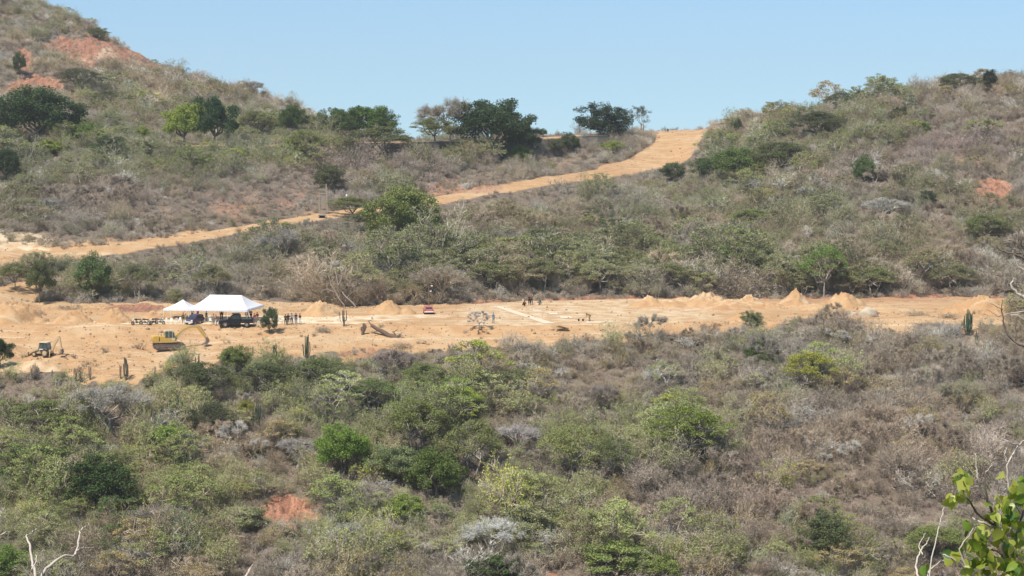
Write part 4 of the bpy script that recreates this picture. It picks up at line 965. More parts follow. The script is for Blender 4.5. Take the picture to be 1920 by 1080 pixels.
P_DKCONC = plain('stained_shade_concrete', (0.10, 0.088, 0.075), 0.95, 0.1, dirt=0.6, dcol=(0.17, 0.13, 0.1), dscale=0.6)  # stained wall tone; also stands in for the shade inside the culvert
P_PLASTER = plain('pale_plaster', (0.55, 0.46, 0.38), 0.9, 0.1, dirt=0.5)
P_ROCK = plain('pale_rock', (0.46, 0.38, 0.28), 0.95, 0.1, dirt=0.6, dcol=(0.3, 0.22, 0.15), dscale=1.2)
P_STRIP = plain('pale_aggregate', (0.60, 0.49, 0.35), 0.95, 0.1, dirt=0.5, dcol=(0.6, 0.45, 0.3), dscale=0.5)
# tent cloth lets some daylight through
M_CLOTH, t, out = nt('tent_cloth')
b = principled(t, (0.86, 0.86, 0.86), 0.6, 0.2); tr = t.nodes.new('ShaderNodeBsdfTranslucent'); tr.inputs[0].default_value = (0.85, 0.80, 0.78, 1)
g = noise(t, 1.2, 3, 0.5); bp = t.nodes.new('ShaderNodeBump'); bp.inputs['Strength'].default_value = 0.3; bp.inputs['Distance'].default_value = 0.1
t.links.new(g, bp.inputs['Height']); t.links.new(bp.outputs[0], b.inputs['Normal'])
mx = t.nodes.new('ShaderNodeMixShader'); mx.inputs[0].default_value = 0.3
t.links.new(b.outputs[0], mx.inputs[1]); t.links.new(tr.outputs[0], mx.inputs[2]); t.links.new(mx.outputs[0], out.inputs[0])

def wheel(parent, c, r=0.36, w=0.24, rim=P_CHROME, name='wheel'):
    """axle along local y"""
    x, y, z = c
    m = MB(); K = 20; prof_ = [(-w/2, r*0.62), (-w/2, r*0.93), (-w*0.35, r), (w*0.35, r), (w/2, r*0.93), (w/2, r*0.62)]
    rings = [[m.bm.verts.new((x+math.cos(2*math.pi*k/K)*q, y+o, z+math.sin(2*math.pi*k/K)*q)) for k in range(K)] for o, q in prof_]
    for i in range(len(rings)):
        for k in range(K): m.bm.faces.new((rings[i-1][k], rings[i-1][(k+1) % K], rings[i][(k+1) % K], rings[i][k]))
    wo_ = m.build(name, P_TYRE, parent, True)
    m = MB(); m.rod((x, y-w*0.40, z), (x, y+w*0.40, z), r*0.63, k=16); m.rod((x, y-w*0.47, z), (x, y+w*0.47, z), r*0.18, k=10)
    for k in range(5):
        a = 2*math.pi*k/5; m.box((x+math.cos(a)*r*0.4, y, z+math.sin(a)*r*0.4), (r*0.42, w*0.9, r*0.12), (0, -a, 0))
    m.build('rim', rim, wo_); return wo_

def pickup(px, py, rz, label, paint):
    p = at(px, py); t_ = empty('pickup_truck', p, rz, label, 'pickup truck')
    # length along x, front at -x
    MB().prof([(-2.75, .45), (-2.80, .80), (-2.72, 1.05), (-1.35, 1.18), (-1.30, 1.22), (0.75, 1.22), (0.75, 0.40), (-1.15, .40), (-1.3, .75), (-1.95, .75), (-2.15, .42)], -0.92, 0.92, 0.03).build('body', paint, t_)
    cab = MB().prof([(-1.32, 1.215), (-0.62, 1.95), (-0.35, 2.08), (0.55, 2.08), (0.74, 1.95), (0.78, 1.215)], -0.80, 0.80, 0.04).build('cab', paint, t_)
    for s in (-1, 1):
        MB().prof([(-0.98, 1.28), (-0.52, 1.86), (0.0, 1.92), (0.0, 1.28)], s*0.795, s*0.812).build('side_window', P_GLASS, cab)
        MB().prof([(0.08, 1.28), (0.08, 1.92), (0.52, 1.90), (0.62, 1.28)], s*0.795, s*0.812).build('side_window', P_GLASS, cab)
    MB().box((-0.985, 0, 1.60), (0.02, 1.42, 0.78), (0, R(43.5), 0)).build('windscreen', P_GLASS, cab)
    # bed: floor, sides, tailgate
    m = MB(); m.box((1.80, 0, 0.66), (2.0, 1.78, 0.10)); m.box((1.80, -0.90, 0.92), (2.02, 0.07, 0.62), bev=0.02); m.box((1.80, 0.90, 0.92), (2.02, 0.07, 0.62), bev=0.02); m.box((0.82, 0, 0.92), (0.06, 1.74, 0.60)); m.build('cargo_bed', paint, t_)
    MB().box((2.81, 0, 0.92), (0.07, 1.76, 0.60), bev=0.02).build('tailgate', paint, t_)
    MB().box((1.75, 0, 1.12), (1.7, 1.55, 0.38), bev=0.08).build('tarpaulin', plain('dark_tarpaulin', (0.03, 0.04, 0.03), 0.8, dirt=0.3), t_)
    m = MB(); m.box((-0.05, 0, 2.16), (1.25, 1.35, 0.10), bev=0.03); m.build('roof_rack', P_BLACK, t_)
    MB().box((-2.83, 0, 0.58), (0.16, 1.86, 0.20), bev=0.04).build('front_bumper', P_CHROME, t_)
    MB().box((2.90, 0, 0.52), (0.14, 1.70, 0.16), bev=0.03).build('rear_bumper', P_CHROME, t_)
    for s in (-1, 1):
        MB().box((-2.77, s*0.68, 0.88), (0.08, 0.34, 0.18), bev=0.03).build('headlight', P_LAMP, t_)
        MB().box((2.84, s*0.84, 0.92), (0.05, 0.12, 0.34)).build('tail_light', P_TAIL, t_)
        MB().box((-0.95, s*1.0, 1.36), (0.12, 0.2, 0.2), bev=0.03).build('mirror', P_BLACK, t_)
        wheel(t_, (-1.72, s*0.80, 0.38), 0.38, 0.26); wheel(t_, (1.75, s*0.80, 0.38), 0.38, 0.26)
    return t_
def car(px, py, rz, label, paint, H=1.5, Ln=4.0, name='parked_car', cat='car'):
    p = at(px, py); t_ = empty(name, p, rz, label, cat); h = Ln/2; k = H/1.5
    MB().prof([(-h, .42*k), (-h-.03, .62*k), (-h+.1, .84*k), (-h+1.0, .94*k), (h-.15, .98*k), (h, .75*k), (h, .40*k), (h-.45, .3), (-h+.4, .3)], -0.82, 0.82, 0.05).build('body', paint, t_)
    cab = MB().prof([(-h+.95, .93*k), (-h+1.55, 1.42*k), (-h+1.9, 1.49*k), (h-.85, 1.49*k), (h-.35, 1.38*k), (h-.10, .96*k)], -0.70, 0.70, 0.05).build('roof', paint, t_)
    for s in (-1, 1):
        MB().prof([(-h+1.22, 1.0*k), (-h+1.65, 1.37*k), (-h+2.2, 1.40*k), (-h+2.2, 1.0*k)], s*0.695, s*0.712).build('side_window', P_GLASS, cab)
        MB().prof([(-h+2.3, 1.0*k), (-h+2.3, 1.40*k), (h-.75, 1.38*k), (h-.42, 1.0*k)], s*0.695, s*0.712).build('side_window', P_GLASS, cab)
        MB().box((-h+.0, s*.6, .70*k), (.1, .3, .16), bev=.03).build('headlight', P_LAMP, t_)
        MB().box((h-.0, s*.68, .78*k), (.06, .16, .28)).build('tail_light', P_TAIL, t_)
        wheel(t_, (-h+.75, s*.72, .32), .32, .2); wheel(t_, (h-.72, s*.72, .32), .32, .2)
    MB().box((-h+1.26, 0, 1.19*k), (.02, 1.2, .60*k), (0, R(50), 0)).build('windscreen', P_GLASS, cab)
    MB().box((h-.21, 0, 1.17*k), (.02, 1.15, .40*k), (0, R(-30), 0)).build('rear_window', P_GLASS, cab)
    MB().box((-h-.04, 0, .48), (.12, 1.6, .16), bev=.04).build('bumper', P_WHITE, t_); MB().box((h+.03, 0, .48), (.12, 1.6, .16), bev=.04).build('bumper', P_WHITE, t_)
    return t_
pickup(443, 612, R(4), 'black pickup truck parked in front of the white tent', P_BLACK)
car(365, 607, R(70), 'dark violet car with a pale bumper under the left of the big tent', P_VIOLET, 1.55, 4.0)
car(803, 588, R(-84), 'small red car parked alone at the back of the cleared pad', P_RED, 1.45, 3.7)

def motorbike(px, py, rz, label, paint, k=1.0):
    p = at(px, py); t_ = empty('motorcycle', p, rz, label, 'motorcycle', None); t_.scale = (k, k, k)
    wheel(t_, (-0.66, 0, .30), .30, .10, name='wheel'); wheel(t_, (0.62, 0, .30), .30, .12, name='wheel')
    m = MB(); m.rod((-.66, -.09, .30), (-.42, -.07, .98), .025); m.rod((-.66, .09, .30), (-.42, .07, .98), .025); m.rod((-.42, 0, .9), (0.0, 0, .55), .03); m.rod((0, 0, .55), (.62, 0, .30), .03); m.rod((.1, 0, .75), (.55, 0, .8), .025); m.rod((-.4, 0, .85), (.1, 0, .75), .03); m.build('frame', P_STEEL, t_)
    MB().box((-.05, 0, .42), (.42, .28, .32), bev=.05).build('engine', P_STEEL, t_)
    MB().ball((-.14, 0, .86), .2, (1.3, .75, .7)).build('fuel_tank', paint, t_, True)
    MB().prof([(.06, .80), (.10, .90), (.62, .95), (.72, .88), (.60, .80)], -.13, .13, .03).build('seat', P_BLACK, t_)
    MB().prof([(.35, .60), (.5, .74), (.85, .72), (.95, .58), (.8, .66), (.5, .66)], -.07, .07).build('mudguard', paint, t_)
    m = MB(); m.rod((-.40, -.36, 1.06), (-.42, 0, 1.0), .017); m.rod((-.40, .36, 1.06), (-.42, 0, 1.0), .017); m.build('handlebar', P_BLACK, t_)
    MB().ball((-.52, 0, .92), .1).build('headlight', P_LAMP, t_, True)
    m = MB(); m.rod((-.05, .12, .3), (.7, .16, .38), .04); m.build('exhaust', P_CHROME, t_)
    return t_
motorbike(257, 609, R(25), 'leftmost black motorcycle beside the track left of the tents', P_BLACK, 1.05)
motorbike(272, 609, R(-20), 'second black motorcycle from the left beside the track', P_BLACK, 1.05)
motorbike(288, 608, R(60), 'dusty motorcycle next to the small tent', plain('dull_blue_paint', (.1, .11, .13), dirt=.4), 1.0)
motorbike(300, 608, R(160), 'grey motorcycle leaning under the edge of the small tent', plain('grey_paint', (.22, .22, .23), dirt=.4), 1.0)
motorbike(1058, 254, R(10), 'motorcycle on the ridge road left of the broad blackish tree', P_BLACK, 1.05)

def excavator(px, py, rz):
    p = at(px, py); t_ = empty('excavator', p, rz, 'yellow crawler excavator standing on the lower earth bench', 'excavator')
    k = 1.08; t_.scale = (k, k, k)
    for s in (-1, 1):
        y0, y1 = s*1.0-.28, s*1.0+.28
        out_ = [(-1.85+.42*math.cos(a), .44+.42*math.sin(a)) for a in np.linspace(math.pi*.5, math.pi*1.5, 9)]+[(1.95+.38*math.cos(a), .40+.38*math.sin(a)) for a in np.linspace(-math.pi*.5, math.pi*.5, 9)]
        tk = MB().prof(out_, y0, y1).build('track', plain('track_steel', (.085, .06, .055), .7, dirt=.5) if s < 0 else bpy.data.materials['track_steel'], t_)
        m = MB()
        for i in range(26):
            x = -1.8+i*.146; m.box((x, s*1.0, .875-.0016*i), (.05, .6, .05)); m.box((x, s*1.0, .01), (.05, .6, .05))
        m.build('tread', P_STEEL, tk)
        m = MB(); m.rod((-1.85, y0-.03, .44), (-1.85, y1+.03, .44), .26, k=14); m.rod((1.95, y0-.03, .42), (1.95, y1+.03, .42), .25, k=14)
        for i in range(6): m.rod((-1.25+i*.5, y0-.03, .2), (-1.25+i*.5, y1+.03, .2), .12, k=10)
        m.box((0, s*1.0, .5), (2.9, .60, .2), bev=.03); m.build('roller', P_STEEL, tk)
    m = MB(); m.box((0, 0, .62), (1.6, 1.5, .36), bev=.05); m.rod((0, 0, .8), (0, 0, 1.02), .6, k=20); m.build('undercarriage', P_STEEL, t_)
    m = MB(); m.box((-.55, 0, 1.14), (3.3, 2.3, .22), bev=.04); m.box((-.55, -.55, 1.62), (1.7, 1.15, .72), bev=.07); m.box((-.3, .6, 1.58), (2.4, 1.0, .62), bev=.07); m.build('house', P_YEL, t_)
    MB().prof([(-2.35, 1.05), (-2.5, 1.3), (-2.5, 1.85), (-2.3, 2.02), (-1.5, 2.02), (-1.5, 1.05)], -1.15, 1.15, .09).build('counterweight', P_YEL, t_)
    cab = MB().prof([(-.75, 1.26), (-.75, 2.72), (-.55, 2.85), (.45, 2.85), (.62, 2.6), (.82, 1.9), (.82, 1.26)], -1.12, -.2, .04).build('cab', plain('cream_paint', (.55, .47, .30), .6, dirt=.5), t_)
    for a_, b_ in ((-.66, -.18), (-.10, .34)): MB().prof([(a_, 1.75), (a_, 2.68), (b_, 2.68), (b_, 1.75)], -1.145, -1.115).build('window', P_TEAL, cab)
    MB().prof([(.42, 1.75), (.42, 2.55), (.60, 2.50), (.72, 1.9), (.72, 1.75)], -1.145, -1.115).build('window', P_TEAL, cab)
    MB().box((-.775, -.66, 2.2), (.03, .74, .8)).build('window', P_TEAL, cab)
    m = MB(); m.rod((-1.2, -.75, 1.95), (-1.2, -.75, 2.35), .05); m.build('exhaust', P_STEEL, t_)
    m = MB()
    for a_ in ((-1.3, -1.1), (-.1, -1.1)): pass
    for y in (.15, .45): pass
    m.prof([(.55, 1.25), (.85, 1.05), (1.35, 1.7), (2.5, 2.75), (3.3, 3.02), (4.3, 2.98), (4.32, 3.2), (3.2, 3.32), (2.2, 2.95), (1.0, 1.95)], .02, .34, .03); m.build('boom', P_YEL, t_)
    m = MB(); m.prof([(4.05, 3.35), (4.5, 3.35), (5.55, 1.5), (5.25, 1.4), (4.1, 2.95)], .04, .32, .03); m.build('stick', P_YEL, t_)
    m = MB(); m.prof([(5.30, 1.52), (5.75, 1.5), (5.95, .95), (5.60, .52), (5.05, .55), (5.15, .7), (5.45, .8), (5.5, 1.1)], -.25, .6, .02)
    for i in range(5): m.box((5.0, -.18+i*.18, .54), (.2, .06, .05))
    m.build('bucket', P_STEEL, t_)
    m = MB(); m.rod((1.1, -.02, 1.35), (2.3, -.02, 2.6), .07); m.rod((1.1, .40, 1.35), (2.3, .40, 2.6), .07); m.rod((2.7, .18, 3.2), (4.1, .18, 3.4), .07); m.rod((4.7, .18, 3.1), (5.5, .18, 1.8), .06); m.build('hydraulic_ram', P_CHROME, t_)
    m = MB(); m.rod((.85, 1.0, 1.85), (.85, 1.0, 2.3), .02); m.rod((-1.4, 1.0, 1.85), (-1.4, 1.0, 2.3), .02); m.rod((.85, 1.0, 2.3), (-1.4, 1.0, 2.3), .02); m.build('handrail', P_STEEL, t_)
    return t_
excavator(317, 654, R(17))

def backhoe(px, py, rz):
    p = at(px, py); t_ = empty('backhoe_loader', p, rz, 'dusty backhoe loader with its rear arm raised, at the left of the lower bench', 'backhoe loader'); t_.scale = (.93, .93, .93)
    MB().prof([(-2.0, .55), (-2.05, 1.25), (-.75, 1.42), (-.7, 1.05), (.9, 1.05), (1.0, .6), (.2, .45), (-1.6, .45)], -.45, .45, .05).build('chassis', P_TAN, t_)
    cab = MB().prof([(-.72, 1.06), (-.55, 2.3), (.62, 2.3), (.85, 1.5), (.85, 1.06)], -.68, .68, .03).build('cab', P_TEAL, t_)
    m = MB()
    for x0, x1 in ((-.76, -.60), (.90, .66), (.05, .05)):
        for s in (-1, 1): m.rod((x0, s*.72, 1.02), (x1, s*.70, 2.32), .045)
    m.build('roof_post', P_BLACK, cab)
    MB().box((.05, 0, 2.39), (1.75, 1.65, .12), bev=.04).build('roof', bpy.data.materials['cream_paint'], t_)
    MB().box((.1, -.75, 1.25), (1.3, .3, .12), bev=.03).build('fender', P_WHITE, t_); MB().box((.1, .75, 1.25), (1.3, .3, .12), bev=.03).build('fender', P_WHITE, t_)
    for s in (-1, 1): wheel(t_, (.45, s*.82, .68), .68, .42, P_TAN); wheel(t_, (-1.55, s*.78, .42), .42, .28, P_TAN)
    m = MB(); m.prof([(-.9, 1.15), (-1.2, 1.3), (-2.5, .75), (-2.75, .25), (-2.6, .2), (-2.3, .55), (-1.1, 1.05)], -.62, -.50); m.prof([(-.9, 1.15), (-1.2, 1.3), (-2.5, .75), (-2.75, .25), (-2.6, .2), (-2.3, .55), (-1.1, 1.05)], .50, .62); m.build('loader_arm', P_TAN, t_)
    MB().prof([(-2.65, .05), (-2.6, .75), (-2.75, .8), (-3.0, .35), (-3.35, .02), (-3.3, -.04)], -1.0, 1.0, .02).build('loader_bucket', P_TAN, t_)
    m = MB(); m.box((1.15, 0, .85), (.35, .9, .6), bev=.04); m.rod((1.2, -.5, .9), (1.35, -1.0, .05), .06); m.rod((1.2, .5, .9), (1.35, 1.0, .05), .06); m.build('stabiliser', P_TAN, t_)
    MB().prof([(1.1, .9), (1.45, .85), (2.05, 2.1), (2.75, 3.2), (2.65, 3.45), (2.35, 3.25), (1.7, 2.3)], -.14, .14, .02).build('boom', P_TAN, t_)
    MB().prof([(2.45, 3.5), (2.85, 3.45), (3.25, 1.25), (3.0, 1.2), (2.75, 2.4)], -.12, .12, .02).build('dipper', P_TAN, t_)
    MB().prof([(3.0, 1.3), (3.3, 1.25), (3.42, .75), (3.1, .40), (2.65, .45), (2.75, .6), (3.0, .75), (3.05, 1.0)], -.32, .32, .02).build('bucket', P_STEEL, t_)
    m = MB(); m.rod((1.5, .2, 1.2), (2.1, .2, 2.6), .05); m.rod((2.2, -.0, 3.1), (2.8, 0, 3.5), .05); m.build('hydraulic_ram', P_CHROME, t_)
    return t_
backhoe(84, 668, R(-14))

# ------------------------------------------------------------------ tents
def tent(name, px, py, rz, wx, wy, eave, peak, ridge, label, dxr=0.0, nx=4):
    p = at(px, py); t_ = empty(name, p, rz, label, 'tent')
    x0, x1, y0, y1 = 0, wx, 0, wy
    m = MB(); bm = m.bm; N_ = 12
    ra, rb = Vector((ridge[0], wy/2, peak)), Vector((ridge[1], wy/2, peak))
    c = [Vector((x0, y0, eave)), Vector((x1, y0, eave)), Vector((x1, y1, eave)), Vector((x0, y1, eave))]
    def panel(a, b_, cc, d):
        g = [[None]*(N_+1) for _ in range(N_+1)]
        for i in range(N_+1):
            for j in range(N_+1):
                u, v = i/N_, j/N_; q = (a*(1-u)+b_*u)*(1-v)+(d*(1-u)+cc*u)*v
                q = q+Vector((0, 0, -0.22*math.sin(math.pi*v)*(0.6+0.4*math.sin(math.pi*u))))
                g[i][j] = bm.verts.new(q)
        for i in range(N_):
            for j in range(N_): bm.faces.new((g[i][j], g[i+1][j], g[i+1][j+1], g[i][j+1]))
    panel(c[0], c[1], rb, ra); panel(c[2], c[3], ra, rb); panel(c[1], c[2], rb+Vector((0, .01, 0)), rb); panel(c[3], c[0], ra, ra+Vector((0, .01, 0)))
    bmesh.ops.remove_doubles(bm, verts=bm.verts, dist=0.004)
    ro = m.build('roof', M_CLOTH, t_, True)
    so_ = ro.modifiers.new('thickness', 'SOLIDIFY'); so_.thickness = 0.03
    m = MB(); vh = .28
    for a, b_ in ((c[0], c[1]), (c[1], c[2]), (c[2], c[3]), (c[3], c[0])):
        d = (b_-a); n_ = d.normalized(); L_ = d.length; k = int(L_/.5)
        o_ = Vector((n_.y, -n_.x, 0))*.03
        for i in range(k):
            q = a+d*((i+.5)/k)+o_; m.box((q.x, q.y, eave-vh/2-.02*(i % 2)), (L_/k if abs(n_.x) > .5 else .02, L_/k if abs(n_.y) > .5 else .02, vh))
    m.build('valance', M_CLOTH, t_)
    for i in range(nx):
        for y in (y0+.06, y1-.06):
            x = x0+.06+(wx-.12)*i/(nx-1)
            MB().rod((x, y, -1.0), (x, y, eave), .035).build('pole', P_WHITE, t_)
    m = MB()
    for y in (y0+.06, y1-.06): m.rod((x0+.06, y, eave-.03), (x1-.06, y, eave-.03), .025)
    for x in (x0+.06, x1-.06): m.rod((x, y0+.06, eave-.03), (x, y1-.06, eave-.03), .025)
    m.build('frame', P_WHITE, t_)
    for x, y, ex, ey in ((x0, y0, -1.4, -.9), (x1, y0, 1.4, -.9), (x0, y1, -1.2, 1), (x1, y1, 1.3, 1)): MB().rod((x, y, eave), (x+ex, y+ey, -.1), .012, k=5).build('guy_rope', P_WHITE, t_)
    return t_
tent('party_tent', 353, 604.5, R(-11), 10.3, 9.0, 2.25, 4.3, (2.3, 7.8), 'big white hip roofed tent above the black pickup and the violet car')
tent('small_tent', 306, 598.5, R(-5), 4.8, 4.8, 1.75, 3.15, (2.8, 2.85), 'small off white pyramid tent joined to the left of the big tent', nx=2)

# ------------------------------------------------------------------ heaps of earth, rock, walls
def heap(px, py, wpx, hpx, label, seed=0, peaky=1.0, pale_=0.05, red_=0.0, dy=0.8, cat='heap', mat=None, name='earth_heap', second=None):
    p = at(px, py); s = ppm(p); rx = wpx/s/2; h = hpx/s; ry = rx*dy; n = 44; k_ = 26
    V = []; Fc = []
    for i in range(k_+1):
        r = i/k_*1.25
        for j in range(n):
            a = 2*math.pi*j/n; x = math.cos(a)*rx*r; y = math.sin(a)*ry*r; V.append([x, y, r])
    V = np.array(V); w = 1+0.42*fbm(V[:, 0]*.7+seed*9, V[:, 1]*.7, 5+seed, 3)
    r = V[:, 2]*w; prof_ = np.where(r < 1, (1-r)**(1.0*peaky)*(1-.0*r), (1-r)*.5)
    prof_ = np.where(r < .12, prof_*.0+((1-.12)**peaky)*(1-(r/.12)**2*.0)+(.12-r)*.35, prof_)
    z = h*prof_+fbm(V[:, 0]*1.5+seed, V[:, 1]*1.5, 15+seed, 4)*.33*h*np.clip(1.2-r, 0, 1)+fbm(V[:, 0]*5, V[:, 1]*5, 25+seed, 2)*.12+fbm(V[:, 0]*.9+seed, V[:, 1]*.9, 45+seed, 3)*.2*h*np.clip(1.1-r, 0, 1)
    if second:
        d = np.hypot((V[:, 0]-second[0]*rx)/(rx*.6), (V[:, 1])/(ry*.7)); z = np.maximum(z, h*second[1]*(1-d)+fbm(V[:, 0]*1.5, V[:, 1]*1.5, 35, 3)*.1*h)
    co_ = V.copy(); co_[:, 2] = z
    for i in range(k_):
        for j in range(n):
            Fc.append((i*n+j, i*n+(j+1) % n, (i+1)*n+(j+1) % n, (i+1)*n+j))
    Fc.append(tuple(range(n)))
    me = bpy.data.meshes.new(name); me.from_pydata(co_.tolist(), [], Fc); me.update()
    for nm, val in (('bare', 1.0), ('red', red_), ('pale', pale_)):
        at_ = me.attributes.new(nm, 'FLOAT', 'POINT'); at_.data.foreach_set('value', np.full(len(co_), val, np.float32))
    o = link(name, me, None, mat or M_GROUND, True); o.location = p-Vector((0, 0, .1)); tag(o, label, cat, 'heaps of earth around the cleared ground'); return o
heap(20, 603, 130, 42, 'big low sandy heap at the far left behind the track', 1, .8, .2)
heap(135, 604, 86, 22, 'low sandy heap second from the left behind the track', 2, .9, .35)
heap(216, 604, 70, 27, 'pointed sandy heap left of the motorcycles', 3, 1.0, .2)
heap(285, 598, 60, 16, 'low heap just behind the motorcycles', 4, .9, .2)
heap(598, 592, 84, 30, 'pointed sandy heap right of the five standing people', 5, 1.0, .1)
heap(728, 587, 84, 27, 'pointed sandy heap between the goblet cactus and the red car', 6, 1.1, .15, second=(.8, .45))
heap(1215, 574, 74, 20, 'broad low heap at the back of the pad, leftmost of the right row', 7, .8)
heap(1325, 574, 100, 30, 'tall pointed orange heap at the right end of the pad', 8, 1.0, second=(.5, .5))
heap(1403, 576, 88, 24, 'ragged heap between the two pointed heaps on the right', 9, .8, second=(-.5, .6))
heap(1491, 574, 84, 31, 'sharp pointed heap in front of the pale stemmed tree', 10, 1.1)
heap(1584, 575, 92, 29, 'rounded double topped heap right of the pale stemmed tree', 11, .9, second=(-.35, .95))
heap(1838, 586, 130, 34, 'wide orange heap at the right edge behind the dense green cactus', 12, .7, second=(.5, .75))
heap(70, 690, 110, 18, 'pale flat spoil heap in front of the backhoe loader', 13, .8, .5)
heap(1283, 570, 70, 16, 'low slumped heap left of the tall pointed orange heap', 15, .6, 0, .2)
heap(1445, 577, 60, 13, 'low slumped heap left of the sharp pointed heap', 16, .7, 0, .1)
heap(1252, 573, 96, 13, 'long low slumped heap joining the first two heaps of the right row', 17, .6, 0, .25)
heap(1364, 578, 90, 17, 'low broken heap right of the tall pointed orange heap', 18, .6, 0, .25)
heap(1538, 580, 84, 12, 'low spread heap at the foot of the pale stemmed tree', 19, .6, 0, .25)
heap(1655, 579, 110, 9, 'flat spread of spoil right of the rounded double topped heap', 20, .6, 0, .2)
heap(1390, 600, 70, 14, 'low ragged bank of spoil at the front of the right strip', 14, .8, 0, .1)
def rock(px, py, wpx, hpx, label, seed, name='boulder', mat=P_ROCK):
    p = at(px, py); s = ppm(p); m = MB(); m.ball((0, 0, 0), 1, u=28, v=18)
    for v in m.bm.verts:
        n_ = float(fbm(np.array([v.co.x*1.6+seed]), np.array([v.co.y*1.6+v.co.z*2.3]), seed, 4)[0]); v.co *= 1+n_*.35
        v.co.x *= wpx/s/2; v.co.y *= wpx/s/2*.7; v.co.z *= hpx/s
    o = m.build(name, mat, None, True); o.location = p; return tag(o, label, 'rock')
rock(1628, 592, 36, 17, 'pale rounded boulder at the front edge of the earth strip below the rounded heap', 3)
rock(1598, 592, 20, 8, 'smaller boulder left of the pale rounded boulder', 5)
for i, (a, b_) in enumerate([(1093, 602), (1085, 602)]):
    p = at(a, b_); t_ = empty('bucket', p, 0, ['dark bucket at the feet of the bending worker', 'dark bucket a step left of the bending worker'][i], 'bucket')
    MB().rod((0, 0, 0), (0, 0, .36), .13, .17, 14).build('body', P_BLACK, t_)
    MB().path([(-.17, 0, .34), (-.1, 0, .5), (.1, 0, .5), (.17, 0, .34)], [.01]*4).build('handle', P_STEEL, t_)

def ribbon(name, pts, w, h, mat, label, cat, cope=None, sink=1.0):
    """a wall that follows points of its foot line"""
    def strip(off, wd, z0, z1):
        m = MB(); P = [Vector(q) for q in pts]; sec = []
        for i, q in enumerate(P):
            d = (P[min(i+1, len(P)-1)]-P[max(i-1, 0)]); d.z = 0; d.normalize(); n_ = Vector((-d.y, d.x, 0))
            sec.append([m.bm.verts.new(q+n_*(wd/2)+Vector((0, 0, z0))), m.bm.verts.new(q-n_*(wd/2)+Vector((0, 0, z0))), m.bm.verts.new(q-n_*(wd/2)+Vector((0, 0, z1))), m.bm.verts.new(q+n_*(wd/2)+Vector((0, 0, z1)))])
        for a, b_ in zip(sec, sec[1:]):
            for k in range(4): m.bm.faces.new((a[k], a[(k+1) % 4], b_[(k+1) % 4], b_[k]))
        m.bm.faces.new(sec[0][::-1]); m.bm.faces.new(sec[-1]); return m
    t_ = empty(name, pts[0], 0, label, cat)
    o = strip(0, w, -sink, h).build('wall', mat, t_); o.location = -Vector(pts[0])
    if cope: o2 = strip(0, w+.12, h+.003, h+.16).build('coping', cope, t_); o2.location = -Vector(pts[0])
    return t_
def wp(px, py, D):
    X, Y, Z = unproj(px, py, D); return (float(X), float(Y), float(Z))
ribbon('retaining_wall', [wp(a, b_, d) for a, b_, d in [(770, 291, 490), (830, 290, 494), (880, 289, 498), (940, 288, 502), (1005, 284, 507)]], .5, 3.3, P_DKCONC, 'dark stained retaining wall under the upper road by the big domed tree', 'wall', P_CONC)
ribbon('low_road_wall', [wp(a, b_, d) for a, b_, d in [(1006, 272, 512), (1060, 269, 517), (1120, 266, 522), (1150, 264, 526)]], .4, 1.6, P_CONC, 'low grey wall along the ridge road right of the domed tree', 'wall', P_CONC)
ribbon('road_kerb_wall', [wp(a, b_, d) for a, b_, d in [(1004, 257, 520), (1060, 255, 528), (1120, 252.5, 538), (1190, 249.5, 552), (1250, 247, 556), (1300, 245, 558)]], .25, .35, P_PLASTER, 'thin pale kerb wall along the crest of the ridge road', 'wall')
ribbon('road_edge_wall', [wp(a, b_, d) for a, b_, d in [(395, 276.5, 488), (450, 276, 489), (520, 274.5, 491), (600, 272.5, 493), (660, 271, 495)]], .25, .45, P_PLASTER, 'thin pale parapet along the upper road on the left', 'wall')

# concrete strips on the pad
def patch(pts, name, mat, lift=0.03):
    m = MB(); q = [at(*a) for a in pts]; N_ = 8; bm = m.bm; g = []
    for i in range(N_+1):
        row = []
        for j in range(3):
            u, v = i/N_, j/2; c_ = (q[0]*(1-u)+q[3]*u)*(1-v)+(q[1]*(1-u)+q[2]*u)*v
            c_.z = ground(c_.x, c_.y)+lift; row.append(bm.verts.new(c_))
        g.append(row)
    for i in range(N_):
        for j in range(2): bm.faces.new((g[i][j], g[i][j+1], g[i+1][j+1], g[i+1][j]))
    o = m.build(name, mat); o['kind'] = 'structure'; return o
patch([(922, 574), (936, 574), (1042, 607), (1020, 607)], 'concrete_strip', P_STRIP, .05)
for a in [((997, 582), (1012, 582), (1020, 585), (1003, 585)), ((1025, 587), (1042, 587), (1050, 590), (1032, 590)), ((1048, 593), (1070, 593), (1074, 597), (1052, 597)), ((1100, 603), (1130, 603), (1128, 606), (1098, 606))]:
    patch(a, 'screed_patch', P_STRIP, .05)

# ------------------------------------------------------------------ dead wood, posts and frames
def limbs(name, label, cat, chains, mat, group=None):
    p0 = Vector(chains[0][0][0]); t_ = empty(name, p0, 0, label, cat, group)
    for i, (pts, r0, r1) in enumerate(chains):
        pts = [Vector(q)-p0 for q in pts]; n = len(pts)
        # finer, slightly crooked
        fine = []
        for a, b_ in zip(pts, pts[1:]):
            for k in range(4):
                f = k/4; fine.append(a.lerp(b_, f)+Vector([random.uniform(-1, 1)*.03*(b_-a).length for _ in range(3)])*(k > 0))
        fine.append(pts[-1]); rad = [r0+(r1-r0)*k/(len(fine)-1) for k in range(len(fine))]
        MB().path(fine, rad, 7).build('trunk' if i == 0 else 'branch', mat, t_, True)
    return t_
def gp(px, py, base, dz=0, dy=0):
    """a point over the land: seen at a pixel, at the distance of a base point"""
    X, Y, Z = unproj(px, py, base.y+dy); return Vector((float(X), float(Y), float(Z)))
B_ = at(668, 578)
